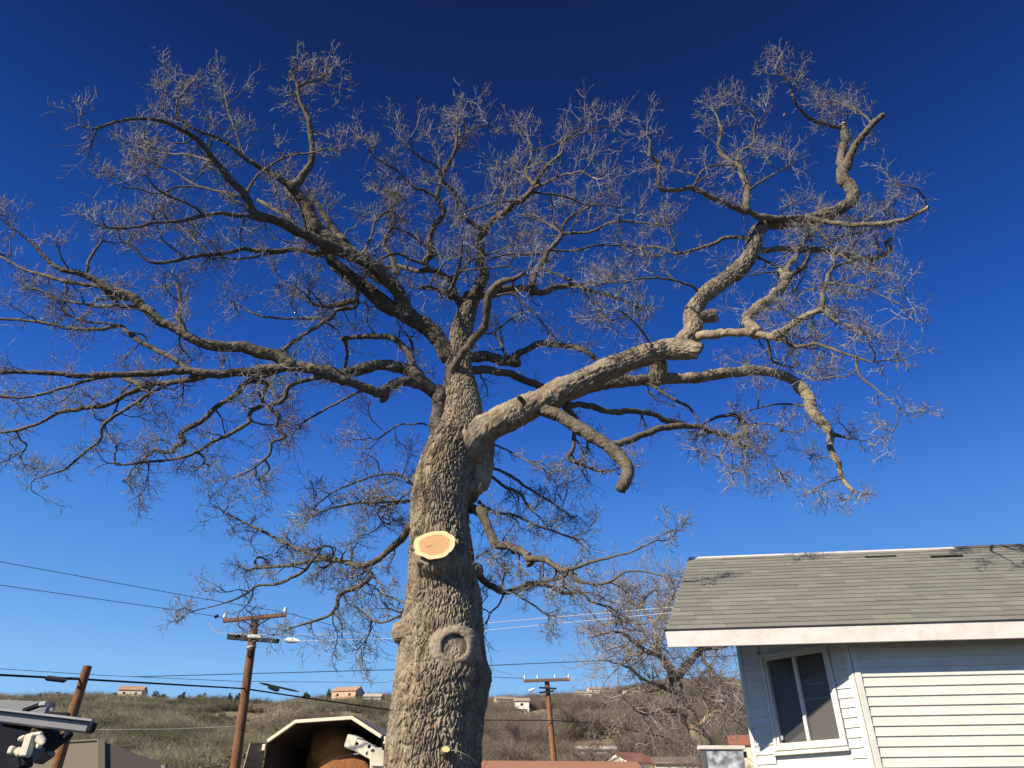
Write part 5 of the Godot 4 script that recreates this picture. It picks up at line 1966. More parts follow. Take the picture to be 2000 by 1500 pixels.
func limb_elbow() -> Array:
	var a := []
	a.append([2.851, 8.368, -9.704, 0.069, 3.046, 8.365, -9.559, 0.066, 3.343, 8.245, -9.335, 0.063, 3.594, 8.100, -9.132, 0.062, 3.781, 7.922, -8.959, 0.057, 3.874, 7.809, -8.864, 0.052])
	a.append([3.657, 8.036, -9.067, 0.077, 3.643, 8.199, -9.137, 0.080, 3.605, 8.361, -9.214, 0.081, 3.724, 8.595, -9.304, 0.078, 4.101, 8.998, -9.498, 0.076, 4.518, 9.461, -9.707, 0.074, 4.674, 9.783, -9.815, 0.072, 4.585, 9.950, -9.907, 0.071])
	a.append([4.575, 9.626, -9.761, 0.052, 4.731, 9.987, -9.869, 0.048, 4.988, 10.333, -9.988, 0.042, 5.138, 10.624, -10.072, 0.035, 5.528, 11.120, -10.237, 0.027, 5.850, 11.481, -10.361, 0.019])
	a.append([4.564, 9.593, -9.747, 0.043, 4.815, 9.664, -9.399, 0.037, 4.870, 9.737, -9.268, 0.029, 4.873, 9.828, -9.147, 0.021])
	a.append([4.625, 9.920, -9.884, 0.018, 4.437, 9.848, -9.798, 0.015, 3.894, 9.562, -9.550, 0.011, 3.594, 9.451, -9.404, 0.008])
	a.append([3.858, 7.844, -8.888, 0.056, 4.029, 7.943, -8.732, 0.052, 4.241, 8.003, -8.553, 0.044, 4.416, 8.002, -8.408, 0.040])
	a.append([4.394, 8.007, -8.426, 0.036, 4.575, 8.456, -8.596, 0.035, 4.741, 8.750, -8.707, 0.033, 4.863, 9.007, -8.799, 0.029, 5.091, 9.243, -8.909, 0.023, 5.357, 9.397, -9.026, 0.016])
	a.append([4.400, 7.998, -8.426, 0.025, 4.436, 7.641, -8.197, 0.021, 4.505, 7.322, -7.946, 0.017])
	a.append([4.274, 7.976, -8.517, 0.015, 4.289, 7.799, -8.670, 0.013, 4.230, 7.726, -8.757, 0.011])
	a.append([4.733, 8.700, -8.693, 0.019, 4.973, 8.490, -8.496, 0.016, 5.148, 8.234, -8.317, 0.012, 5.298, 7.842, -8.093, 0.007])
	a.append([3.856, 7.835, -8.888, 0.030, 4.045, 7.523, -8.656, 0.026, 4.238, 7.425, -8.463, 0.023, 4.374, 7.171, -8.264, 0.019, 4.551, 6.861, -7.992, 0.016, 4.583, 6.780, -7.928, 0.013])
	a.append([4.500, 6.976, -8.094, 0.020, 4.445, 6.782, -8.039, 0.017, 4.429, 6.580, -7.977, 0.015, 4.522, 6.334, -7.871, 0.011, 4.624, 6.022, -7.734, 0.006])
	a.append([4.427, 6.733, -8.024, 0.010, 4.310, 6.669, -8.084, 0.008, 4.188, 6.699, -8.144, 0.007])
	a.append([3.760, 7.937, -8.981, 0.023, 3.832, 7.781, -9.141, 0.020, 3.892, 7.667, -9.258, 0.017, 4.237, 7.698, -9.461, 0.012])
	return a


func limb_long_low() -> Array:
	var a := []
	a.append([0.809, 7.847, -10.650, 0.102, 1.294, 8.083, -10.694, 0.101, 1.738, 8.197, -10.733, 0.099, 2.364, 8.302, -10.786, 0.097, 3.149, 8.374, -10.851, 0.093, 3.803, 8.523, -10.905, 0.088, 4.297, 8.580, -10.945, 0.083, 4.759, 8.499, -10.985, 0.079, 4.983, 8.326, -11.010, 0.076])
	a.append([4.954, 8.366, -11.007, 0.080, 5.051, 8.049, -10.909, 0.094, 5.011, 7.767, -10.837, 0.095, 5.077, 7.472, -10.744, 0.082, 5.136, 7.198, -10.656, 0.066, 5.049, 6.856, -10.562, 0.052, 5.061, 6.562, -10.470, 0.042, 5.019, 6.282, -10.385, 0.034, 5.092, 6.030, -10.287, 0.027])
	a.append([2.482, 8.235, -10.794, 0.157, 2.486, 8.393, -10.669, 0.144, 2.490, 8.537, -10.554, 0.144])
	a.append([5.138, 7.154, -10.644, 0.033, 5.255, 7.057, -10.511, 0.020, 5.338, 6.965, -10.404, 0.012])
	a.append([4.952, 7.802, -10.846, 0.022, 4.627, 7.985, -11.077, 0.018, 4.297, 8.023, -11.287, 0.013, 4.045, 7.979, -11.446, 0.009])
	a.append([4.297, 8.023, -11.287, 0.013, 4.439, 8.445, -11.433, 0.011, 4.466, 8.719, -11.527, 0.009])
	a.append([2.289, 8.257, -10.779, 0.031, 2.643, 7.741, -10.503, 0.027, 2.847, 7.487, -10.346, 0.022, 2.932, 7.100, -10.179, 0.016])
	a.append([5.040, 6.658, -10.504, 0.012, 4.938, 6.788, -10.700, 0.010, 4.834, 6.804, -10.864, 0.008])
	a.append([5.025, 6.273, -10.385, 0.012, 4.739, 6.153, -10.210, 0.010, 4.639, 6.083, -10.145, 0.008])
	return a


func limb_hooked() -> Array:
	var a := []
	a.append([0.402, 7.390, -10.126, 0.101, 0.712, 7.179, -10.027, 0.102, 1.093, 6.820, -9.888, 0.097, 1.458, 6.449, -9.744, 0.092, 1.621, 6.195, -9.660, 0.088, 1.631, 5.959, -9.600, 0.086, 1.487, 5.710, -9.526, 0.081])
	a.append([0.361, 7.354, -10.126, 0.044, 0.215, 7.392, -10.000, 0.040, 0.087, 7.426, -9.886, 0.036])
	a.append([1.387, 6.483, -9.762, 0.056, 1.636, 6.603, -9.818, 0.054, 1.933, 6.757, -9.883, 0.052, 2.377, 6.946, -9.977, 0.050, 2.752, 7.014, -10.054, 0.044, 3.009, 6.964, -10.111, 0.037, 3.347, 6.888, -10.185, 0.028, 3.562, 6.758, -10.242, 0.020])
	a.append([3.436, 6.863, -10.207, 0.036, 3.667, 6.999, -10.278, 0.036, 3.661, 7.211, -10.335, 0.034, 3.536, 7.389, -10.405, 0.030, 3.303, 7.398, -10.489, 0.023, 3.101, 7.309, -10.567, 0.017])
	a.append([3.678, 7.180, -10.328, 0.016, 4.021, 7.096, -10.173, 0.014, 4.166, 6.952, -10.088, 0.012])
	a.append([3.347, 6.888, -10.185, 0.020, 3.174, 6.580, -9.956, 0.017, 3.032, 6.312, -9.752, 0.012, 3.077, 6.015, -9.465, 0.007])
	a.append([3.547, 6.772, -10.235, 0.016, 3.723, 6.616, -10.115, 0.012, 3.839, 6.387, -9.995, 0.008])
	return a


func limb_under() -> Array:
	var a := []
	a.append([0.686, 7.578, -10.064, 0.052, 0.809, 7.474, -10.158, 0.051, 1.166, 7.527, -10.332, 0.050, 1.628, 7.540, -10.556, 0.049, 2.105, 7.670, -10.770, 0.048, 2.428, 7.674, -10.918, 0.047, 2.554, 7.615, -10.988, 0.047, 2.905, 7.621, -11.144, 0.048])
	a.append([0.842, 7.458, -10.179, 0.045, 1.004, 7.192, -10.231, 0.041, 0.964, 6.934, -10.274, 0.037, 0.933, 6.729, -10.308, 0.034, 0.874, 6.593, -10.333, 0.030, 1.062, 6.514, -10.368, 0.026, 1.337, 6.417, -10.419, 0.020])
	a.append([1.008, 6.545, -10.359, 0.020, 1.138, 6.715, -10.494, 0.018, 1.220, 6.874, -10.599, 0.016])
	return a


func limb_curved() -> Array:
	var a := []
	a.append([-0.917, 8.415, -10.400, 0.094, -0.799, 8.552, -10.513, 0.091, -0.447, 8.790, -10.809, 0.089, -0.137, 8.850, -11.064, 0.084, 0.093, 8.933, -11.240, 0.079])
	a.append([-0.046, 8.894, -11.130, 0.064, 0.248, 9.087, -11.022, 0.060, 0.504, 9.153, -10.941, 0.056, 0.965, 9.013, -10.801, 0.050, 1.264, 8.838, -10.704, 0.043, 1.486, 8.553, -10.610, 0.038, 1.681, 8.336, -10.530, 0.030])
	a.append([-0.110, 8.982, -11.064, 0.027, -0.246, 9.481, -11.250, 0.026, -0.315, 9.657, -11.318, 0.024, -0.146, 9.951, -11.447, 0.022, 0.000, 10.156, -11.544, 0.020])
	a.append([-0.315, 9.657, -11.318, 0.019, -0.564, 9.501, -11.132, 0.016, -0.787, 9.423, -10.958, 0.014])
	a.append([-0.882, 8.172, -10.400, 0.072, -0.706, 8.312, -10.525, 0.070, -0.438, 8.445, -10.701, 0.067, -0.045, 8.511, -10.953, 0.065, 0.336, 8.486, -11.202, 0.063, 0.785, 8.483, -11.480, 0.060])
	return a


func limb_crossing() -> Array:
	var a := []
	a.append([-1.001, 7.905, -10.320, 0.058, -0.983, 8.029, -10.221, 0.064, -0.845, 8.260, -10.011, 0.068, -0.642, 8.409, -9.819, 0.070, -0.441, 8.582, -9.612, 0.067, -0.382, 8.798, -9.426, 0.064, -0.324, 8.987, -9.261, 0.061, -0.177, 9.065, -9.129, 0.052, 0.016, 9.030, -8.999, 0.041, 0.174, 9.044, -8.880, 0.028])
	a.append([-0.406, 8.898, -9.343, 0.020, 0.000, 9.062, -9.421, 0.018, 0.408, 8.679, -9.524, 0.014, 0.607, 8.422, -9.583, 0.008])
	return a


func limb_arching() -> Array:
	var a := []
	a.append([-0.735, 9.497, -10.400, 0.072, -0.651, 9.692, -10.419, 0.066, -0.519, 9.845, -10.438, 0.064, -0.202, 10.002, -10.475, 0.064, 0.277, 10.079, -10.527, 0.061, 0.508, 9.994, -10.554, 0.058, 0.839, 10.178, -10.591, 0.054, 1.236, 10.224, -10.633, 0.048, 1.494, 10.106, -10.664, 0.035, 1.977, 9.983, -10.718, 0.024, 2.321, 9.805, -10.760, 0.014])
	a.append([0.397, 10.031, -10.540, 0.065, 0.389, 10.506, -10.698, 0.063, 0.565, 10.940, -10.857, 0.058, 0.687, 11.323, -10.985, 0.053, 0.922, 11.816, -11.161, 0.050, 1.011, 12.142, -11.260, 0.047])
	a.append([1.009, 12.103, -11.248, 0.031, 0.806, 12.432, -11.402, 0.028, 0.555, 12.861, -11.592, 0.024, 0.331, 13.084, -11.728, 0.017])
	a.append([1.009, 12.103, -11.248, 0.031, 1.084, 12.310, -11.170, 0.029, 1.303, 12.455, -11.072, 0.026, 1.518, 12.526, -10.985, 0.021, 1.761, 12.586, -10.888, 0.016])
	a.append([1.007, 12.063, -11.236, 0.031, 1.562, 11.927, -11.031, 0.028, 1.978, 12.016, -10.864, 0.025, 2.461, 11.834, -10.674, 0.020, 2.838, 11.603, -10.516, 0.015])
	a.append([0.762, 11.441, -11.029, 0.025, 1.263, 11.496, -11.120, 0.023, 1.634, 11.690, -11.188, 0.020, 2.377, 11.808, -11.318, 0.018, 2.736, 11.667, -11.389, 0.015])
	a.append([0.687, 11.323, -10.985, 0.030, 0.365, 11.191, -10.880, 0.026, -0.078, 11.074, -10.733, 0.023, -0.383, 10.865, -10.625, 0.019])
	a.append([0.521, 10.763, -10.797, 0.024, 0.909, 10.383, -10.550, 0.020, 1.145, 10.076, -10.379, 0.015, 1.336, 9.677, -10.197, 0.009])
	a.append([1.236, 10.224, -10.633, 0.019, 1.546, 9.897, -10.850, 0.016, 1.784, 9.713, -10.993, 0.014])
	return a


func limb_centre() -> Array:
	var a := []
	a.append([-0.835, 9.275, -10.400, 0.133, -0.643, 9.671, -10.233, 0.115, -0.546, 9.885, -10.145, 0.098, -0.485, 10.067, -10.073, 0.083, -0.558, 10.251, -10.001, 0.074, -0.542, 10.439, -9.933, 0.067, -0.579, 10.628, -9.864, 0.063, -0.490, 10.775, -9.800, 0.063])
	a.append([-0.508, 10.746, -9.808, 0.059, -0.451, 10.815, -9.700, 0.059, -0.133, 10.848, -9.383, 0.057, 0.173, 10.837, -9.083, 0.053, 0.351, 10.872, -8.874, 0.048, 0.433, 10.934, -8.728, 0.042])
	a.append([0.384, 10.887, -8.819, 0.034, 0.294, 11.098, -8.881, 0.031, 0.237, 11.383, -8.951, 0.026, 0.334, 11.867, -9.064, 0.020, 0.316, 12.400, -9.179, 0.014])
	a.append([0.417, 10.930, -8.746, 0.034, 0.608, 11.083, -8.555, 0.031, 0.813, 11.177, -8.380, 0.025, 0.836, 11.309, -8.273, 0.019, 0.996, 11.343, -8.146, 0.012])
	a.append([0.337, 12.018, -9.093, 0.018, 0.830, 12.280, -9.134, 0.015, 1.302, 12.614, -9.175, 0.012, 1.781, 12.857, -9.213, 0.009])
	a.append([0.392, 10.858, -8.837, 0.026, 0.604, 10.782, -8.630, 0.022, 0.875, 10.654, -8.358, 0.019, 1.115, 10.449, -8.117, 0.016])
	a.append([0.326, 10.843, -8.926, 0.021, 0.784, 10.931, -9.092, 0.019, 1.034, 10.939, -9.184, 0.017, 1.286, 10.891, -9.281, 0.014, 1.576, 11.002, -9.379, 0.012, 2.011, 11.075, -9.526, 0.009])
	a.append([0.156, 10.839, -9.121, 0.017, -0.279, 10.557, -8.889, 0.015, -0.693, 10.116, -8.641, 0.012])
	a.append([-0.525, 10.782, -9.781, 0.036, -0.827, 10.884, -9.594, 0.033, -0.924, 11.002, -9.502, 0.031, -1.014, 11.268, -9.336, 0.028, -1.110, 11.332, -9.265, 0.023, -1.232, 11.393, -9.181, 0.018])
	a.append([-0.088, 10.847, -9.346, 0.018, -0.227, 11.290, -9.479, 0.017, -0.140, 11.826, -9.624, 0.016, 0.000, 12.047, -9.706, 0.014])
	return a


func limb_gnarled() -> Array:
	var a := []
	a.append([-0.825, 9.508, -10.400, 0.076, -0.887, 9.599, -10.342, 0.074, -1.012, 9.754, -10.237, 0.072, -1.075, 9.894, -10.157, 0.065, -1.138, 9.968, -10.106, 0.058, -1.320, 10.012, -10.007, 0.053, -1.440, 10.037, -9.942, 0.049, -1.502, 10.143, -9.877, 0.049, -1.393, 10.239, -9.800, 0.049])
	a.append([-1.393, 10.213, -9.810, 0.053, -1.412, 10.477, -9.660, 0.051, -1.350, 10.636, -9.563, 0.049, -1.224, 10.783, -9.452, 0.049, -1.188, 10.889, -9.388, 0.047, -1.285, 11.074, -9.268, 0.044, -1.250, 11.260, -9.162, 0.042, -1.189, 11.451, -9.048, 0.039, -1.063, 11.595, -8.937, 0.036, -0.974, 11.773, -8.823, 0.032, -0.948, 11.936, -8.730, 0.027])
	a.append([-1.197, 11.416, -9.062, 0.022, -1.334, 11.453, -8.889, 0.020, -1.499, 11.398, -8.727, 0.019, -1.629, 11.383, -8.582, 0.017])
	a.append([-0.991, 11.738, -8.837, 0.022, -0.872, 12.170, -8.961, 0.020, -0.726, 12.606, -9.087, 0.017, -0.520, 12.837, -9.197, 0.014])
	a.append([-1.268, 11.053, -9.283, 0.027, -1.550, 11.129, -9.142, 0.024, -1.666, 11.098, -9.089, 0.021, -1.967, 11.332, -8.903, 0.018, -2.175, 11.387, -8.796, 0.016, -2.375, 11.486, -8.683, 0.013])
	a.append([-1.054, 9.627, -10.276, 0.040, -1.067, 9.698, -10.153, 0.038, -0.967, 9.812, -9.917, 0.035, -0.896, 9.929, -9.682, 0.030, -0.864, 9.990, -9.556, 0.026])
	a.append([-1.121, 9.688, -10.168, 0.036, -1.241, 9.578, -9.975, 0.032, -1.371, 9.481, -9.744, 0.031, -1.473, 9.339, -9.568, 0.034])
	a.append([-1.440, 10.037, -9.942, 0.040, -1.658, 10.070, -10.049, 0.038, -1.911, 10.265, -10.168, 0.036, -2.114, 10.366, -10.259, 0.034, -2.465, 10.409, -10.422, 0.033])
	a.append([-1.466, 10.090, -9.909, 0.031, -1.763, 10.119, -9.769, 0.028, -1.972, 10.146, -9.668, 0.025, -2.197, 9.928, -9.549, 0.022])
	a.append([-1.146, 9.950, -10.112, 0.022, -0.887, 9.987, -9.950, 0.021, -0.523, 9.869, -9.744, 0.019, -0.128, 9.728, -9.512, 0.017])
	a.append([-1.075, 9.894, -10.157, 0.022, -0.710, 10.145, -9.865, 0.019, -0.350, 10.132, -9.653, 0.016, 0.000, 10.134, -9.437, 0.013])
	return a


func limb_leader() -> Array:
	var a := []
	a.append([-0.917, 8.415, -10.400, 0.154, -1.092, 8.557, -10.364, 0.145, -1.349, 8.949, -10.294, 0.139, -1.749, 9.197, -10.220, 0.133, -2.161, 9.415, -10.147, 0.126, -2.521, 9.706, -10.078, 0.116, -2.846, 9.930, -10.019, 0.110, -3.086, 10.155, -9.971, 0.103, -3.193, 10.331, -9.944, 0.095, -3.116, 10.475, -9.920, 0.081])
	a.append([-1.751, 9.218, -10.220, 0.114, -1.875, 9.396, -10.051, 0.110, -1.997, 9.585, -9.872, 0.106, -2.197, 9.707, -9.684, 0.102, -2.377, 9.792, -9.522, 0.097, -2.545, 9.836, -9.380, 0.093])
	a.append([-2.429, 9.802, -9.469, 0.102, -2.651, 9.809, -9.325, 0.096, -2.933, 9.818, -9.136, 0.089, -3.314, 9.838, -8.869, 0.082, -3.673, 9.861, -8.605, 0.072, -3.943, 9.816, -8.402, 0.065, -4.039, 9.949, -8.274, 0.059, -4.135, 10.059, -8.158, 0.056, -4.299, 10.163, -7.996, 0.052, -4.481, 10.324, -7.791, 0.046, -4.633, 10.465, -7.611, 0.041, -4.782, 10.524, -7.461, 0.035, -4.936, 10.508, -7.318, 0.030, -5.128, 10.435, -7.132, 0.025, -5.355, 10.095, -6.857, 0.019, -5.477, 9.590, -6.589, 0.014])
	a.append([-2.452, 9.808, -9.451, 0.111, -2.630, 9.852, -9.373, 0.105, -2.878, 9.982, -9.256, 0.099, -3.125, 10.130, -9.135, 0.093, -3.306, 10.343, -9.023, 0.087, -3.374, 10.516, -8.952, 0.082, -3.523, 10.702, -8.858, 0.076, -3.618, 10.809, -8.801, 0.071, -3.504, 10.974, -8.721, 0.064, -3.356, 11.169, -8.622, 0.055, -3.323, 11.350, -8.553, 0.050, -3.375, 11.657, -8.440, 0.044, -3.436, 11.967, -8.327, 0.039, -3.597, 12.268, -8.203, 0.033, -3.650, 12.552, -8.103, 0.028, -3.782, 12.769, -8.011, 0.022])
	a.append([-3.601, 10.793, -8.808, 0.059, -3.834, 10.886, -8.672, 0.053, -4.047, 10.954, -8.547, 0.047, -4.253, 10.991, -8.429, 0.041, -4.383, 11.065, -8.345, 0.034, -4.647, 11.206, -8.175, 0.028, -5.008, 11.213, -7.957, 0.022, -5.179, 11.250, -7.848, 0.016])
	a.append([-4.376, 11.052, -8.355, 0.021, -4.663, 11.788, -8.497, 0.019, -4.940, 12.385, -8.609, 0.016, -5.172, 13.006, -8.715, 0.014])
	a.append([-4.842, 10.572, -7.408, 0.015, -5.212, 11.325, -7.571, 0.015, -5.228, 11.759, -7.667, 0.014, -5.221, 12.217, -7.768, 0.013])
	a.append([-4.067, 10.067, -8.187, 0.024, -4.003, 10.270, -8.139, 0.021, -3.825, 10.440, -8.078, 0.019, -3.522, 10.627, -7.989, 0.017, -3.084, 10.615, -7.889, 0.014, -2.829, 10.637, -7.827, 0.012])
	a.append([-3.630, 12.515, -8.115, 0.022, -3.461, 12.804, -8.227, 0.020, -3.269, 13.162, -8.355, 0.018])
	a.append([-2.878, 9.982, -9.256, 0.042, -3.233, 10.190, -9.398, 0.041, -3.745, 10.674, -9.602, 0.041, -3.964, 10.999, -9.701, 0.040, -4.311, 11.340, -9.831, 0.039, -4.718, 11.719, -9.976, 0.038])
	a.append([-3.897, 9.787, -8.427, 0.036, -4.134, 9.683, -8.287, 0.033, -4.347, 9.599, -8.158, 0.031, -4.534, 9.431, -8.029, 0.030, -4.666, 9.257, -7.924, 0.028, -4.798, 9.107, -7.819, 0.025, -4.980, 8.954, -7.680, 0.020, -5.169, 8.704, -7.508, 0.016, -5.353, 8.533, -7.347, 0.014])
	a.append([-4.534, 9.431, -8.029, 0.023, -4.716, 9.494, -7.854, 0.020, -4.939, 9.458, -7.648, 0.016, -5.075, 9.496, -7.508, 0.014, -5.130, 9.555, -7.429, 0.011])
	a.append([-4.112, 9.995, -8.202, 0.024, -4.573, 10.265, -8.357, 0.022, -5.065, 10.557, -8.517, 0.020, -5.358, 10.820, -8.610, 0.018, -5.629, 11.080, -8.695, 0.015, -5.988, 11.319, -8.802, 0.013])
	a.append([-5.156, 10.558, -8.540, 0.016, -5.353, 10.440, -8.438, 0.015, -5.523, 10.171, -8.320, 0.013, -5.797, 10.170, -8.180, 0.012])
	a.append([-4.443, 10.287, -7.817, 0.023, -5.103, 10.839, -8.136, 0.019, -5.661, 11.171, -8.396, 0.015, -6.258, 11.594, -8.657, 0.013])
	a.append([-3.156, 10.415, -9.932, 0.054, -3.337, 10.316, -9.874, 0.049, -3.629, 10.319, -9.785, 0.044, -3.886, 10.271, -9.705, 0.042, -4.149, 10.147, -9.617, 0.039, -4.552, 10.088, -9.487, 0.037, -4.785, 9.894, -9.396, 0.034, -5.152, 9.733, -9.263, 0.031, -5.375, 9.579, -9.174, 0.029, -5.638, 9.412, -9.068, 0.024, -5.848, 9.464, -8.993, 0.020, -6.028, 9.623, -8.919, 0.018, -6.212, 9.691, -8.852, 0.016])
	a.append([-3.844, 10.268, -9.715, 0.022, -4.261, 10.043, -9.616, 0.020, -4.640, 9.898, -9.528, 0.019, -4.880, 9.896, -9.475, 0.017])
	a.append([-4.958, 9.813, -9.330, 0.021, -5.296, 10.192, -9.500, 0.019, -5.637, 10.579, -9.667, 0.016, -5.935, 10.931, -9.810, 0.014])
	a.append([-5.286, 9.640, -9.208, 0.017, -5.542, 9.745, -8.971, 0.015, -5.636, 9.862, -8.848, 0.014, -5.673, 10.012, -8.728, 0.012])
	a.append([-1.700, 9.240, -10.220, 0.061, -1.884, 9.620, -10.340, 0.060, -2.056, 9.926, -10.438, 0.058, -2.350, 10.241, -10.566, 0.057, -2.664, 10.553, -10.694, 0.053, -2.922, 10.972, -10.820, 0.049])
	a.append([-2.047, 10.160, -10.225, 0.045, -2.171, 10.521, -10.175, 0.044, -2.314, 10.745, -10.140, 0.042, -2.233, 11.054, -10.098, 0.037, -2.152, 11.254, -10.069, 0.033, -2.237, 11.528, -10.034, 0.031, -2.294, 11.940, -9.985, 0.029])
	a.append([-2.175, 11.163, -10.080, 0.023, -1.858, 11.086, -10.226, 0.022, -1.663, 10.965, -10.328, 0.020, -1.423, 10.890, -10.440, 0.019])
	a.append([-2.986, 9.766, -9.103, 0.075, -3.285, 10.092, -9.192, 0.070, -3.459, 10.473, -9.267, 0.061, -3.629, 10.908, -9.346, 0.050, -4.012, 11.462, -9.463, 0.041])
	a.append([-2.544, 9.795, -9.397, 0.068, -2.866, 10.306, -9.525, 0.063, -3.185, 10.769, -9.640, 0.058, -3.526, 11.398, -9.774, 0.051, -3.807, 11.894, -9.877, 0.038])
	a.append([-2.544, 9.795, -9.397, 0.025, -2.429, 10.307, -9.526, 0.023, -2.394, 10.908, -9.657, 0.021, -2.212, 11.254, -9.757, 0.018])
	a.append([-2.754, 9.885, -10.034, 0.040, -2.616, 9.455, -9.917, 0.037, -2.666, 9.240, -9.850, 0.034, -3.008, 9.014, -9.668, 0.031, -3.229, 8.989, -9.554, 0.029])
	return a


func limb_low_left() -> Array:
	var a := []
	a.append([-0.981, 6.232, -10.200, 0.092, -1.086, 6.601, -10.224, 0.109, -1.162, 6.965, -10.247, 0.119, -1.174, 7.322, -10.268, 0.117, -1.161, 7.663, -10.288, 0.107, -1.226, 7.793, -10.296, 0.104])
	a.append([-1.274, 7.764, -10.296, 0.062, -1.482, 8.068, -10.361, 0.060, -1.730, 8.552, -10.451, 0.058, -1.988, 8.942, -10.527, 0.054, -2.384, 9.074, -10.606, 0.047, -2.993, 9.115, -10.728, 0.041])
	a.append([-2.922, 9.072, -10.713, 0.031, -2.900, 8.846, -10.876, 0.029, -2.959, 8.628, -11.037, 0.027])
	a.append([-1.699, 8.503, -10.440, 0.030, -1.731, 8.893, -10.706, 0.027, -1.846, 9.303, -10.980, 0.023])
	a.append([-1.240, 7.734, -10.294, 0.099, -1.584, 8.053, -10.227, 0.097, -1.879, 8.162, -10.181, 0.095, -2.167, 8.183, -10.137, 0.092, -2.490, 8.031, -10.083, 0.088, -2.759, 7.935, -10.040, 0.085, -3.101, 8.007, -9.986, 0.082, -3.446, 8.002, -9.932, 0.079, -3.837, 7.912, -9.868, 0.075, -4.220, 7.824, -9.803, 0.069, -4.738, 7.731, -9.716, 0.064, -5.007, 7.768, -9.672, 0.058, -5.499, 7.667, -9.586, 0.050, -5.988, 7.594, -9.500, 0.043, -6.462, 7.512, -9.414, 0.038, -6.829, 7.517, -9.349, 0.035, -7.192, 7.503, -9.284, 0.033, -7.563, 7.449, -9.214, 0.030])
	a.append([-1.224, 7.753, -10.294, 0.083, -1.399, 7.798, -10.193, 0.081, -1.661, 7.805, -10.047, 0.078, -1.883, 7.658, -9.916, 0.076, -2.047, 7.457, -9.798, 0.073, -2.191, 7.468, -9.711, 0.071, -2.494, 7.482, -9.525, 0.067, -2.781, 7.495, -9.343, 0.061, -2.979, 7.494, -9.214, 0.057])
	a.append([-1.969, 7.547, -9.857, 0.056, -1.957, 7.409, -9.857, 0.053, -1.999, 7.354, -9.857, 0.051])
	a.append([-3.486, 8.006, -9.924, 0.106, -3.739, 8.161, -9.862, 0.099, -4.012, 8.188, -9.801, 0.093, -4.290, 8.254, -9.738, 0.088, -4.675, 8.222, -9.649, 0.082, -4.999, 8.278, -9.575, 0.075, -5.269, 8.438, -9.510, 0.073, -5.519, 8.535, -9.451, 0.073, -5.740, 8.704, -9.396, 0.073, -5.926, 8.841, -9.349, 0.073, -6.082, 8.974, -9.309, 0.066, -6.351, 9.017, -9.248, 0.059, -6.568, 9.151, -9.196, 0.050, -6.849, 9.244, -9.131, 0.042, -7.168, 9.297, -9.057, 0.035, -7.380, 9.433, -9.007, 0.028, -7.632, 9.686, -8.941, 0.022, -7.827, 9.829, -8.895, 0.019, -8.047, 9.979, -8.844, 0.016])
	a.append([-6.045, 8.940, -9.319, 0.037, -6.421, 8.987, -9.418, 0.035, -6.714, 9.280, -9.495, 0.033, -7.317, 9.482, -9.639, 0.031, -7.931, 9.751, -9.777, 0.028, -8.351, 9.942, -9.870, 0.023, -8.821, 10.235, -9.969, 0.021, -9.161, 10.438, -10.039, 0.018])
	a.append([-5.828, 8.767, -9.372, 0.032, -6.369, 8.910, -9.532, 0.028, -6.762, 8.997, -9.646, 0.024, -7.229, 9.169, -9.773, 0.022, -7.599, 9.321, -9.872, 0.020, -8.184, 9.671, -10.020, 0.018])
	a.append([-3.762, 8.214, -9.855, 0.037, -3.664, 8.331, -9.910, 0.035, -3.481, 8.671, -10.036, 0.034, -3.302, 8.921, -10.137, 0.034, -3.099, 9.232, -10.253, 0.035, -3.038, 9.427, -10.308, 0.036, -2.785, 9.548, -10.407, 0.036, -2.761, 9.743, -10.455, 0.036])
	a.append([-2.741, 9.731, -10.455, 0.032, -2.865, 9.803, -10.488, 0.029, -3.473, 9.773, -10.657, 0.023, -3.999, 10.213, -10.798, 0.018, -4.328, 10.527, -10.887, 0.014])
	a.append([-3.109, 9.199, -10.238, 0.022, -3.286, 9.215, -10.275, 0.021, -4.326, 9.402, -10.481, 0.019, -4.937, 9.774, -10.598, 0.018])
	a.append([-5.084, 8.339, -9.551, 0.036, -5.391, 8.744, -9.639, 0.035, -5.422, 9.034, -9.694, 0.034, -5.540, 9.344, -9.750, 0.032, -5.653, 9.573, -9.791, 0.030])
	a.append([-6.745, 9.212, -9.156, 0.024, -6.865, 9.543, -9.233, 0.023, -6.901, 9.893, -9.319, 0.023, -6.896, 10.188, -9.396, 0.022])
	a.append([-4.906, 7.751, -9.689, 0.036, -5.027, 7.807, -9.703, 0.038, -5.278, 8.008, -9.735, 0.040, -5.626, 8.211, -9.776, 0.039, -5.953, 8.405, -9.814, 0.038, -6.219, 8.608, -9.845, 0.035, -6.451, 8.771, -9.872, 0.032, -6.685, 8.720, -9.902, 0.029, -7.265, 8.778, -9.968, 0.027, -7.685, 8.905, -10.012, 0.025, -8.141, 9.014, -10.061, 0.023, -8.697, 9.101, -10.121, 0.022])
	a.append([-6.382, 8.746, -9.865, 0.021, -6.924, 8.965, -10.023, 0.020, -7.026, 8.968, -10.056, 0.019, -7.631, 9.255, -10.225, 0.018])
	a.append([-4.531, 7.751, -9.749, 0.052, -4.798, 7.782, -9.858, 0.049, -5.137, 7.810, -9.994, 0.047, -5.654, 7.868, -10.196, 0.045, -6.012, 7.912, -10.332, 0.043, -6.257, 8.033, -10.417, 0.041, -6.513, 8.178, -10.505, 0.038])
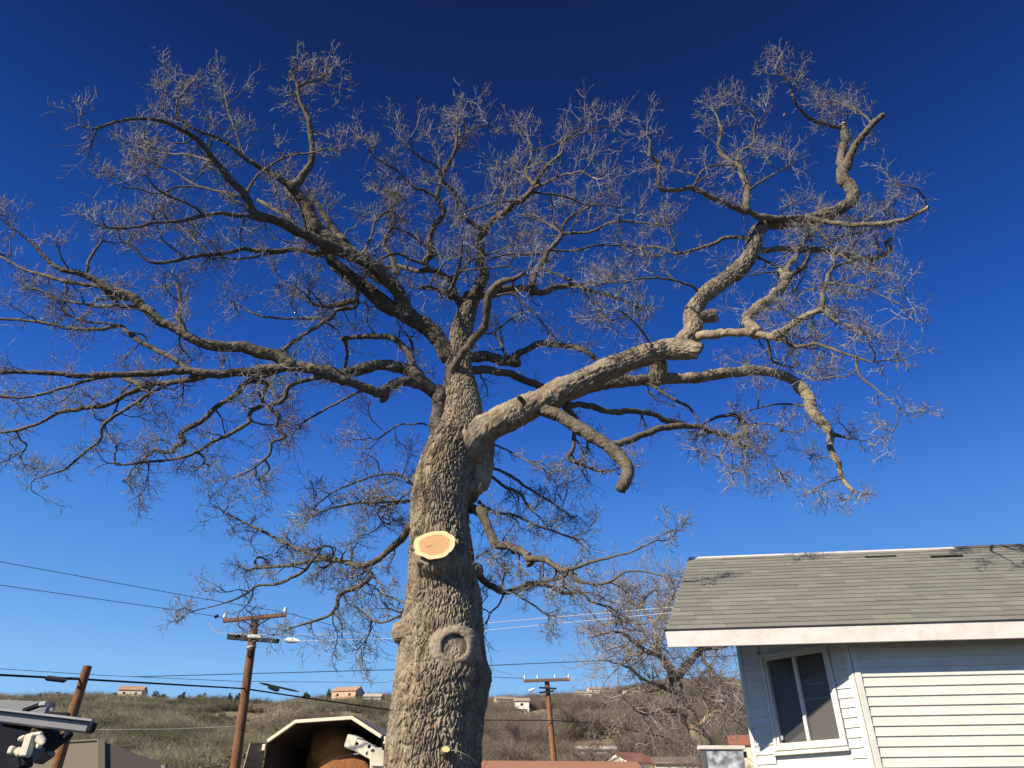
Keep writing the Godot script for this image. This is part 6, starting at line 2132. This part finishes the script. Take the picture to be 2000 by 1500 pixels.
	a.append([-5.909, 7.891, -10.298, 0.046, -6.062, 7.854, -10.349, 0.043, -6.375, 7.752, -10.456, 0.040, -6.625, 7.667, -10.543, 0.038, -7.034, 7.667, -10.660, 0.035, -7.491, 7.671, -10.789, 0.033, -7.650, 7.631, -10.840, 0.030, -7.970, 7.515, -10.949, 0.027, -8.381, 7.463, -11.070, 0.024, -8.720, 7.463, -11.162, 0.022])
	a.append([-8.363, 7.463, -11.070, 0.017, -8.277, 7.323, -11.155, 0.016, -8.186, 7.258, -11.217, 0.014, -8.291, 7.112, -11.310, 0.013])
	a.append([-6.001, 7.585, -9.500, 0.027, -6.479, 7.533, -9.607, 0.025, -7.006, 7.450, -9.727, 0.023, -7.453, 7.382, -9.827, 0.022, -7.996, 7.472, -9.932, 0.020])
	a.append([-5.353, 7.848, -10.070, 0.029, -5.772, 7.709, -10.220, 0.029, -6.098, 7.554, -10.345, 0.029, -6.517, 7.343, -10.509, 0.029, -6.601, 7.239, -10.559, 0.028, -6.603, 7.052, -10.626, 0.026, -6.838, 6.909, -10.724, 0.023, -7.067, 6.733, -10.829, 0.021, -7.246, 6.639, -10.900, 0.017, -7.707, 6.578, -11.042, 0.012])
	a.append([-6.287, 7.970, -10.428, 0.017, -6.403, 7.875, -10.481, 0.017, -6.504, 7.557, -10.602, 0.017, -6.632, 7.430, -10.668, 0.017])
	a.append([-3.571, 7.957, -9.908, 0.037, -3.729, 7.949, -9.956, 0.041, -4.030, 7.876, -10.054, 0.045, -4.273, 7.828, -10.131, 0.045, -4.404, 7.669, -10.202, 0.044, -4.670, 7.528, -10.301, 0.042, -4.951, 7.297, -10.425, 0.041, -5.306, 7.142, -10.551, 0.041, -5.239, 7.034, -10.591, 0.039, -5.350, 6.932, -10.643, 0.037, -5.464, 6.855, -10.689, 0.031, -5.778, 6.960, -10.772, 0.025])
	a.append([-4.131, 7.846, -10.083, 0.033, -3.989, 7.807, -10.097, 0.035, -3.912, 7.773, -10.105, 0.036, -3.971, 7.621, -10.121, 0.037, -3.927, 7.434, -10.138, 0.036, -4.097, 7.317, -10.159, 0.035, -4.101, 7.134, -10.176, 0.033, -4.252, 7.019, -10.197, 0.030, -4.589, 6.852, -10.236, 0.026, -4.816, 6.683, -10.267, 0.023, -5.102, 6.577, -10.299, 0.021, -5.584, 6.539, -10.348, 0.019, -6.061, 6.510, -10.395, 0.018, -6.155, 6.629, -10.407, 0.016])
	a.append([-4.839, 6.676, -10.271, 0.020, -4.754, 6.640, -10.431, 0.018, -4.803, 6.591, -10.511, 0.016])
	a.append([-4.089, 7.160, -10.174, 0.016, -3.877, 7.168, -10.323, 0.014, -3.751, 7.236, -10.414, 0.012])
	a.append([-2.841, 7.430, -9.311, 0.030, -2.966, 7.405, -9.343, 0.033, -3.298, 7.358, -9.425, 0.034, -3.386, 7.146, -9.485, 0.034, -3.600, 7.058, -9.544, 0.033, -3.435, 6.939, -9.596, 0.030, -3.473, 6.782, -9.638, 0.028, -3.335, 6.630, -9.689, 0.026, -3.517, 6.564, -9.740, 0.023, -3.553, 6.387, -9.787, 0.019, -3.731, 6.236, -9.851, 0.015])
	a.append([-3.618, 6.332, -9.811, 0.015, -3.562, 6.237, -9.940, 0.013, -3.664, 6.164, -10.051, 0.011])
	a.append([-2.158, 7.491, -9.733, 0.024, -2.381, 7.505, -9.879, 0.022, -2.762, 7.464, -10.141, 0.020, -3.152, 7.393, -10.411, 0.018, -3.417, 7.325, -10.597, 0.017])
	a.append([-1.197, 7.020, -10.250, 0.016, -1.371, 7.173, -10.297, 0.015, -1.622, 7.204, -10.356, 0.014, -1.830, 7.194, -10.405, 0.013, -2.111, 7.009, -10.490, 0.012])
	return a


func limb_lowest_left() -> Array:
	var a := []
	a.append([-1.406, 5.544, -10.300, 0.056, -1.504, 5.470, -10.354, 0.053, -1.608, 5.341, -10.429, 0.049, -1.890, 5.159, -10.574, 0.046, -2.177, 5.040, -10.704, 0.043, -2.642, 5.165, -10.874, 0.038, -3.048, 5.309, -11.019, 0.032, -3.478, 5.508, -11.170, 0.027, -3.932, 5.757, -11.327, 0.023, -4.405, 6.015, -11.484, 0.016, -4.751, 6.219, -11.596, 0.008])
	a.append([-2.522, 5.136, -10.831, 0.031, -2.783, 5.189, -10.945, 0.028, -3.044, 5.210, -11.059, 0.027, -3.527, 5.206, -11.270, 0.026, -4.029, 5.232, -11.479, 0.020])
	a.append([-4.013, 5.232, -11.479, 0.020, -4.085, 5.351, -11.541, 0.018, -4.064, 5.454, -11.599, 0.016])
	a.append([-3.007, 5.254, -11.045, 0.031, -3.082, 5.177, -11.079, 0.028, -3.218, 5.052, -11.137, 0.026, -3.587, 4.922, -11.253, 0.023, -3.899, 4.915, -11.338, 0.020, -4.151, 4.775, -11.425, 0.015, -4.531, 4.679, -11.536, 0.011, -4.919, 4.614, -11.645, 0.008])
	a.append([-3.969, 4.874, -11.359, 0.012, -4.024, 4.739, -11.494, 0.010, -4.137, 4.665, -11.599, 0.008])
	a.append([-2.155, 5.040, -10.704, 0.030, -2.174, 4.990, -10.715, 0.030, -2.064, 4.892, -10.744, 0.032, -2.229, 4.755, -10.789, 0.034, -2.505, 4.644, -10.849, 0.034, -2.557, 4.456, -10.891, 0.028, -2.684, 4.348, -10.927, 0.022, -2.962, 4.274, -10.984, 0.017, -3.172, 4.219, -11.028, 0.011])
	a.append([-2.598, 4.408, -10.905, 0.011, -2.610, 4.293, -11.032, 0.009, -2.582, 4.220, -11.121, 0.007])
	a.append([-3.144, 5.370, -11.057, 0.020, -2.842, 5.476, -11.126, 0.019, -2.762, 5.355, -11.155, 0.017, -2.802, 5.265, -11.177, 0.016])
	a.append([-1.405, 4.287, -10.300, 0.021, -1.604, 4.229, -10.511, 0.019, -1.825, 4.209, -10.716, 0.017, -2.028, 4.301, -10.887, 0.015, -2.345, 4.560, -11.175, 0.014, -2.469, 4.617, -11.272, 0.012])
	a.append([-2.028, 4.301, -10.887, 0.015, -2.069, 4.160, -11.085, 0.013, -2.133, 4.080, -11.211, 0.011])
	a.append([-1.435, 4.381, -10.500, 0.014, -1.707, 4.578, -10.797, 0.014, -1.910, 4.686, -10.999, 0.013, -2.044, 4.813, -11.148, 0.012])
	return a


func limb_twiggy() -> Array:
	var a := []
	a.append([-1.435, 5.988, -10.500, 0.027, -1.532, 5.942, -10.430, 0.025, -1.888, 5.800, -10.166, 0.022, -2.181, 5.690, -9.937, 0.019, -2.452, 5.542, -9.706, 0.016, -2.624, 5.400, -9.540, 0.014])
	a.append([-1.450, 6.214, -10.500, 0.027, -1.535, 6.262, -10.530, 0.024, -1.712, 6.403, -10.596, 0.020, -2.030, 6.494, -10.700, 0.018, -2.417, 6.431, -10.834, 0.016, -2.806, 6.333, -10.971, 0.014, -3.110, 6.142, -11.100, 0.012])
	a.append([-1.604, 5.890, -10.364, 0.019, -1.979, 5.891, -10.567, 0.017, -2.035, 5.796, -10.639, 0.014, -1.946, 5.706, -10.724, 0.012])
	return a


func limb_lowest_right() -> Array:
	var a := []
	a.append([-0.733, 5.864, -10.500, 0.054, -0.644, 5.822, -10.457, 0.066, -0.446, 5.693, -10.355, 0.070, -0.332, 5.391, -10.225, 0.067, -0.195, 5.133, -10.101, 0.059, 0.007, 5.059, -9.994, 0.050, 0.169, 4.962, -9.902, 0.046, 0.229, 4.841, -9.840, 0.047, 0.420, 4.806, -9.736, 0.044, 0.569, 4.683, -9.637, 0.036, 0.715, 4.571, -9.540, 0.030])
	a.append([0.670, 4.592, -9.564, 0.027, 0.833, 4.614, -9.483, 0.022, 1.070, 4.656, -9.362, 0.018, 1.500, 4.703, -9.139, 0.015, 1.811, 4.796, -8.964, 0.010])
	a.append([0.196, 4.925, -9.879, 0.046, 0.251, 4.811, -9.879, 0.045, 0.195, 4.782, -9.879, 0.045])
	a.append([-0.591, 4.960, -10.500, 0.052, -0.449, 4.807, -10.564, 0.052, -0.294, 4.684, -10.625, 0.048, -0.059, 4.639, -10.697, 0.041, 0.247, 4.770, -10.790, 0.034, 0.599, 4.868, -10.891, 0.030, 0.907, 5.004, -10.980, 0.027])
	a.append([0.224, 4.759, -10.778, 0.034, 0.452, 4.793, -10.842, 0.034, 0.596, 4.760, -10.884, 0.033, 0.770, 4.692, -10.937, 0.030, 1.017, 4.711, -11.005, 0.025, 1.160, 4.604, -11.057, 0.020, 1.446, 4.543, -11.138, 0.015])
	a.append([0.859, 4.985, -10.969, 0.027, 1.054, 4.835, -10.908, 0.024, 1.391, 4.809, -10.820, 0.019, 1.736, 4.954, -10.723, 0.014, 2.149, 4.851, -10.609, 0.011])
	a.append([0.037, 4.645, -10.720, 0.019, 0.074, 4.601, -10.696, 0.017, 0.275, 4.439, -10.581, 0.016, 0.435, 4.284, -10.480, 0.014])
	a.append([-0.111, 4.633, -10.679, 0.015, -0.185, 4.493, -10.811, 0.013, -0.297, 4.411, -10.919, 0.011])
	return a


func limb_drooping() -> Array:
	var a := []
	a.append([-0.608, 6.654, -10.700, 0.028, -0.370, 6.688, -10.849, 0.026, -0.067, 6.652, -11.044, 0.024, 0.201, 6.530, -11.238, 0.022, 0.594, 6.389, -11.504, 0.018, 0.996, 6.210, -11.780, 0.013])
	a.append([-0.607, 6.591, -10.700, 0.028, -0.365, 6.530, -10.778, 0.028, -0.138, 6.367, -10.866, 0.028, 0.122, 6.281, -10.951, 0.025, 0.235, 6.108, -11.017, 0.019, 0.324, 6.005, -11.060, 0.012])
	a.append([-0.449, 6.965, -10.600, 0.016, -0.234, 6.888, -10.500, 0.015, 0.157, 6.573, -10.291, 0.013, 0.459, 6.321, -10.120, 0.011])
	a.append([-0.508, 5.988, -10.600, 0.023, -0.312, 5.853, -10.677, 0.021, 0.000, 5.849, -10.773, 0.020, 0.474, 5.701, -10.929, 0.018, 0.954, 5.591, -11.080, 0.016])
	a.append([-0.525, 5.106, -10.600, 0.015, -0.334, 5.168, -10.440, 0.014, -0.110, 5.218, -10.257, 0.012, 0.000, 5.021, -10.120, 0.011])
	return a


const TRUNK := [-0.993, 2.242, -10.400, 0.606, -0.993, 2.355, -10.400, 0.597, -0.993, 2.703, -10.400, 0.589, -0.973, 2.942, -10.400, 0.597, -0.950, 3.126, -10.400, 0.617, -0.941, 3.282, -10.400, 0.625, -0.932, 3.377, -10.400, 0.628, -0.927, 3.473, -10.400, 0.615, -0.935, 3.635, -10.400, 0.586, -0.929, 3.800, -10.400, 0.556, -0.937, 3.968, -10.400, 0.547, -0.940, 4.243, -10.400, 0.537, -0.968, 4.597, -10.400, 0.514, -1.008, 4.965, -10.400, 0.465, -1.049, 5.346, -10.400, 0.437, -1.073, 5.742, -10.400, 0.426, -1.074, 6.070, -10.400, 0.425, -1.032, 6.408, -10.400, 0.420, -0.969, 6.669, -10.400, 0.413, -0.921, 6.846, -10.400, 0.408, -0.864, 7.027, -10.400, 0.395, -0.822, 7.210, -10.400, 0.366, -0.799, 7.490, -10.400, 0.321, -0.829, 7.875, -10.400, 0.276, -0.878, 8.172, -10.400, 0.233, -0.894, 8.477, -10.400, 0.198, -0.879, 8.896, -10.400, 0.188, -0.856, 9.111, -10.400, 0.194, -0.798, 9.386, -10.400, 0.174, -0.765, 9.598, -10.400, 0.144, -0.745, 9.838, -10.400, 0.118]
const CUT_AT := Vector3(-1.046, 4.951, -9.806)
const HEAL_AT := Vector3(-0.729, 3.691, -9.792)
const SMALL_AT := Vector3(-0.781, 2.501, -9.739)
const KNOB_AT := Vector3(-1.541, 3.972, -10.300)
const KNOB_R := Vector3(-0.466, 4.853, -10.400)
const KNOB_R2 := Vector3(-0.481, 6.145, -10.400)
const BURL := [-0.629, 7.234, -10.620, 0.248, -0.531, 6.939, -10.620, 0.270, -0.502, 6.758, -10.620, 0.251, -0.531, 6.580, -10.620, 0.241, -0.588, 6.336, -10.620, 0.215, -0.676, 6.080, -10.620, 0.141]
const BUMPS := [[71.000, 3.691, 0.060, 0.260, 0.260, 1.000], [185.000, 3.995, 0.060, 0.220, 0.200, 0.600], [100.000, 4.070, 0.040, 0.250, 0.100, 0.500], [115.000, 3.065, 0.025, 0.180, 0.060, 0.300], [85.000, 2.703, 0.030, 0.160, 0.080, 0.300], [92.000, 4.965, 0.120, 0.260, 0.200, 0.200], [20.000, 3.409, 0.040, 0.200, 0.120, 0.000], [130.000, 3.282, -0.020, 0.120, 0.100, 0.200], [150.000, 3.570, -0.030, 0.100, 0.200, 0.000]]
const BACK_OAK := [[6.980, 3.120, -27.000, 0.296, 6.509, 3.856, -27.000, 0.267, 5.977, 4.928, -27.000, 0.239, 5.651, 5.643, -27.000, 0.234, 5.575, 6.347, -27.000, 0.229],
	[5.569, 6.297, -27.000, 0.193, 5.338, 6.652, -26.667, 0.149, 5.045, 6.903, -26.333, 0.122, 4.385, 7.084, -26.000, 0.086, 3.850, 7.411, -25.667, 0.060, 3.403, 7.484, -25.333, 0.043, 2.592, 7.212, -25.000, 0.025],
	[5.045, 6.903, -26.333, 0.096, 5.058, 7.214, -26.533, 0.076, 5.025, 7.601, -26.733, 0.061, 5.007, 8.175, -26.933, 0.047, 4.704, 8.714, -27.133, 0.035, 4.046, 9.214, -27.333, 0.028],
	[5.034, 8.086, -26.933, 0.064, 5.422, 8.521, -26.600, 0.051, 5.676, 8.898, -26.267, 0.039, 5.742, 9.074, -25.933, 0.027],
	[5.605, 6.297, -27.000, 0.158, 6.339, 6.982, -27.500, 0.129, 6.835, 7.453, -28.000, 0.102, 7.475, 7.612, -28.500, 0.078, 8.099, 7.791, -29.000, 0.058],
	[6.791, 7.399, -28.000, 0.074, 6.913, 6.693, -27.333, 0.054, 7.098, 6.125, -26.667, 0.043, 7.563, 5.917, -26.000, 0.025],
	[5.651, 5.643, -27.000, 0.078, 5.025, 5.951, -26.500, 0.064, 4.393, 6.060, -26.000, 0.051, 3.843, 6.352, -25.500, 0.038, 3.046, 6.493, -25.000, 0.025],
	[4.517, 7.018, -26.000, 0.052, 4.176, 6.920, -26.333, 0.041, 3.812, 7.293, -26.667, 0.033, 3.402, 7.226, -27.000, 0.027],
	[4.626, 8.678, -27.133, 0.056, 4.982, 9.278, -27.633, 0.048, 5.548, 9.708, -28.133, 0.029],
	[5.045, 6.903, -26.333, 0.061, 4.593, 7.798, -26.833, 0.054, 4.435, 8.273, -27.333, 0.046, 3.763, 8.395, -27.833, 0.038, 3.344, 8.386, -28.333, 0.029],
	[6.909, 7.453, -28.000, 0.065, 7.202, 7.960, -28.333, 0.054, 7.724, 8.409, -28.667, 0.042, 8.356, 8.204, -29.000, 0.029],
	[5.911, 5.085, -27.000, 0.077, 5.038, 5.231, -26.333, 0.059, 4.242, 4.988, -25.667, 0.044, 3.753, 5.121, -25.000, 0.032],
	[6.127, 4.772, -27.000, 0.077, 6.791, 5.198, -26.667, 0.059, 7.102, 4.999, -26.333, 0.045, 7.474, 5.261, -26.000, 0.033],
	[5.025, 5.951, -26.500, 0.060, 4.675, 5.860, -26.833, 0.049, 4.214, 5.995, -27.167, 0.038, 3.802, 5.800, -27.500, 0.027],
	[6.913, 6.693, -27.333, 0.063, 6.314, 6.215, -27.000, 0.050, 6.431, 5.673, -26.667, 0.040, 6.920, 5.465, -26.333, 0.034]]
const LEAF_SPOTS := [[Vector3(-1.846, 6.265, -10.500), 0.30, 26], [Vector3(-1.766, 5.963, -10.500), 0.25, 12], [Vector3(-2.830, 13.453, -10.900), 0.07, 6], [Vector3(5.697, 14.164, -9.600), 0.30, 10], [Vector3(-6.861, 10.386, -9.200), 0.30, 12], [Vector3(-5.816, 14.920, -10.500), 0.30, 10]]
const SAWN_ENDS := [[Vector3(-2.993, 9.115, -10.728), Vector3(-0.609, 0.042, -0.122), 0.041], [Vector3(6.707, 10.288, -8.724), Vector3(0.105, 0.023, 0.091), 0.033], [Vector3(7.428, 11.636, -10.921), Vector3(0.156, 0.205, -0.050), 0.040], [Vector3(7.014, 14.461, -10.525), Vector3(0.109, 0.392, -0.101), 0.070]]
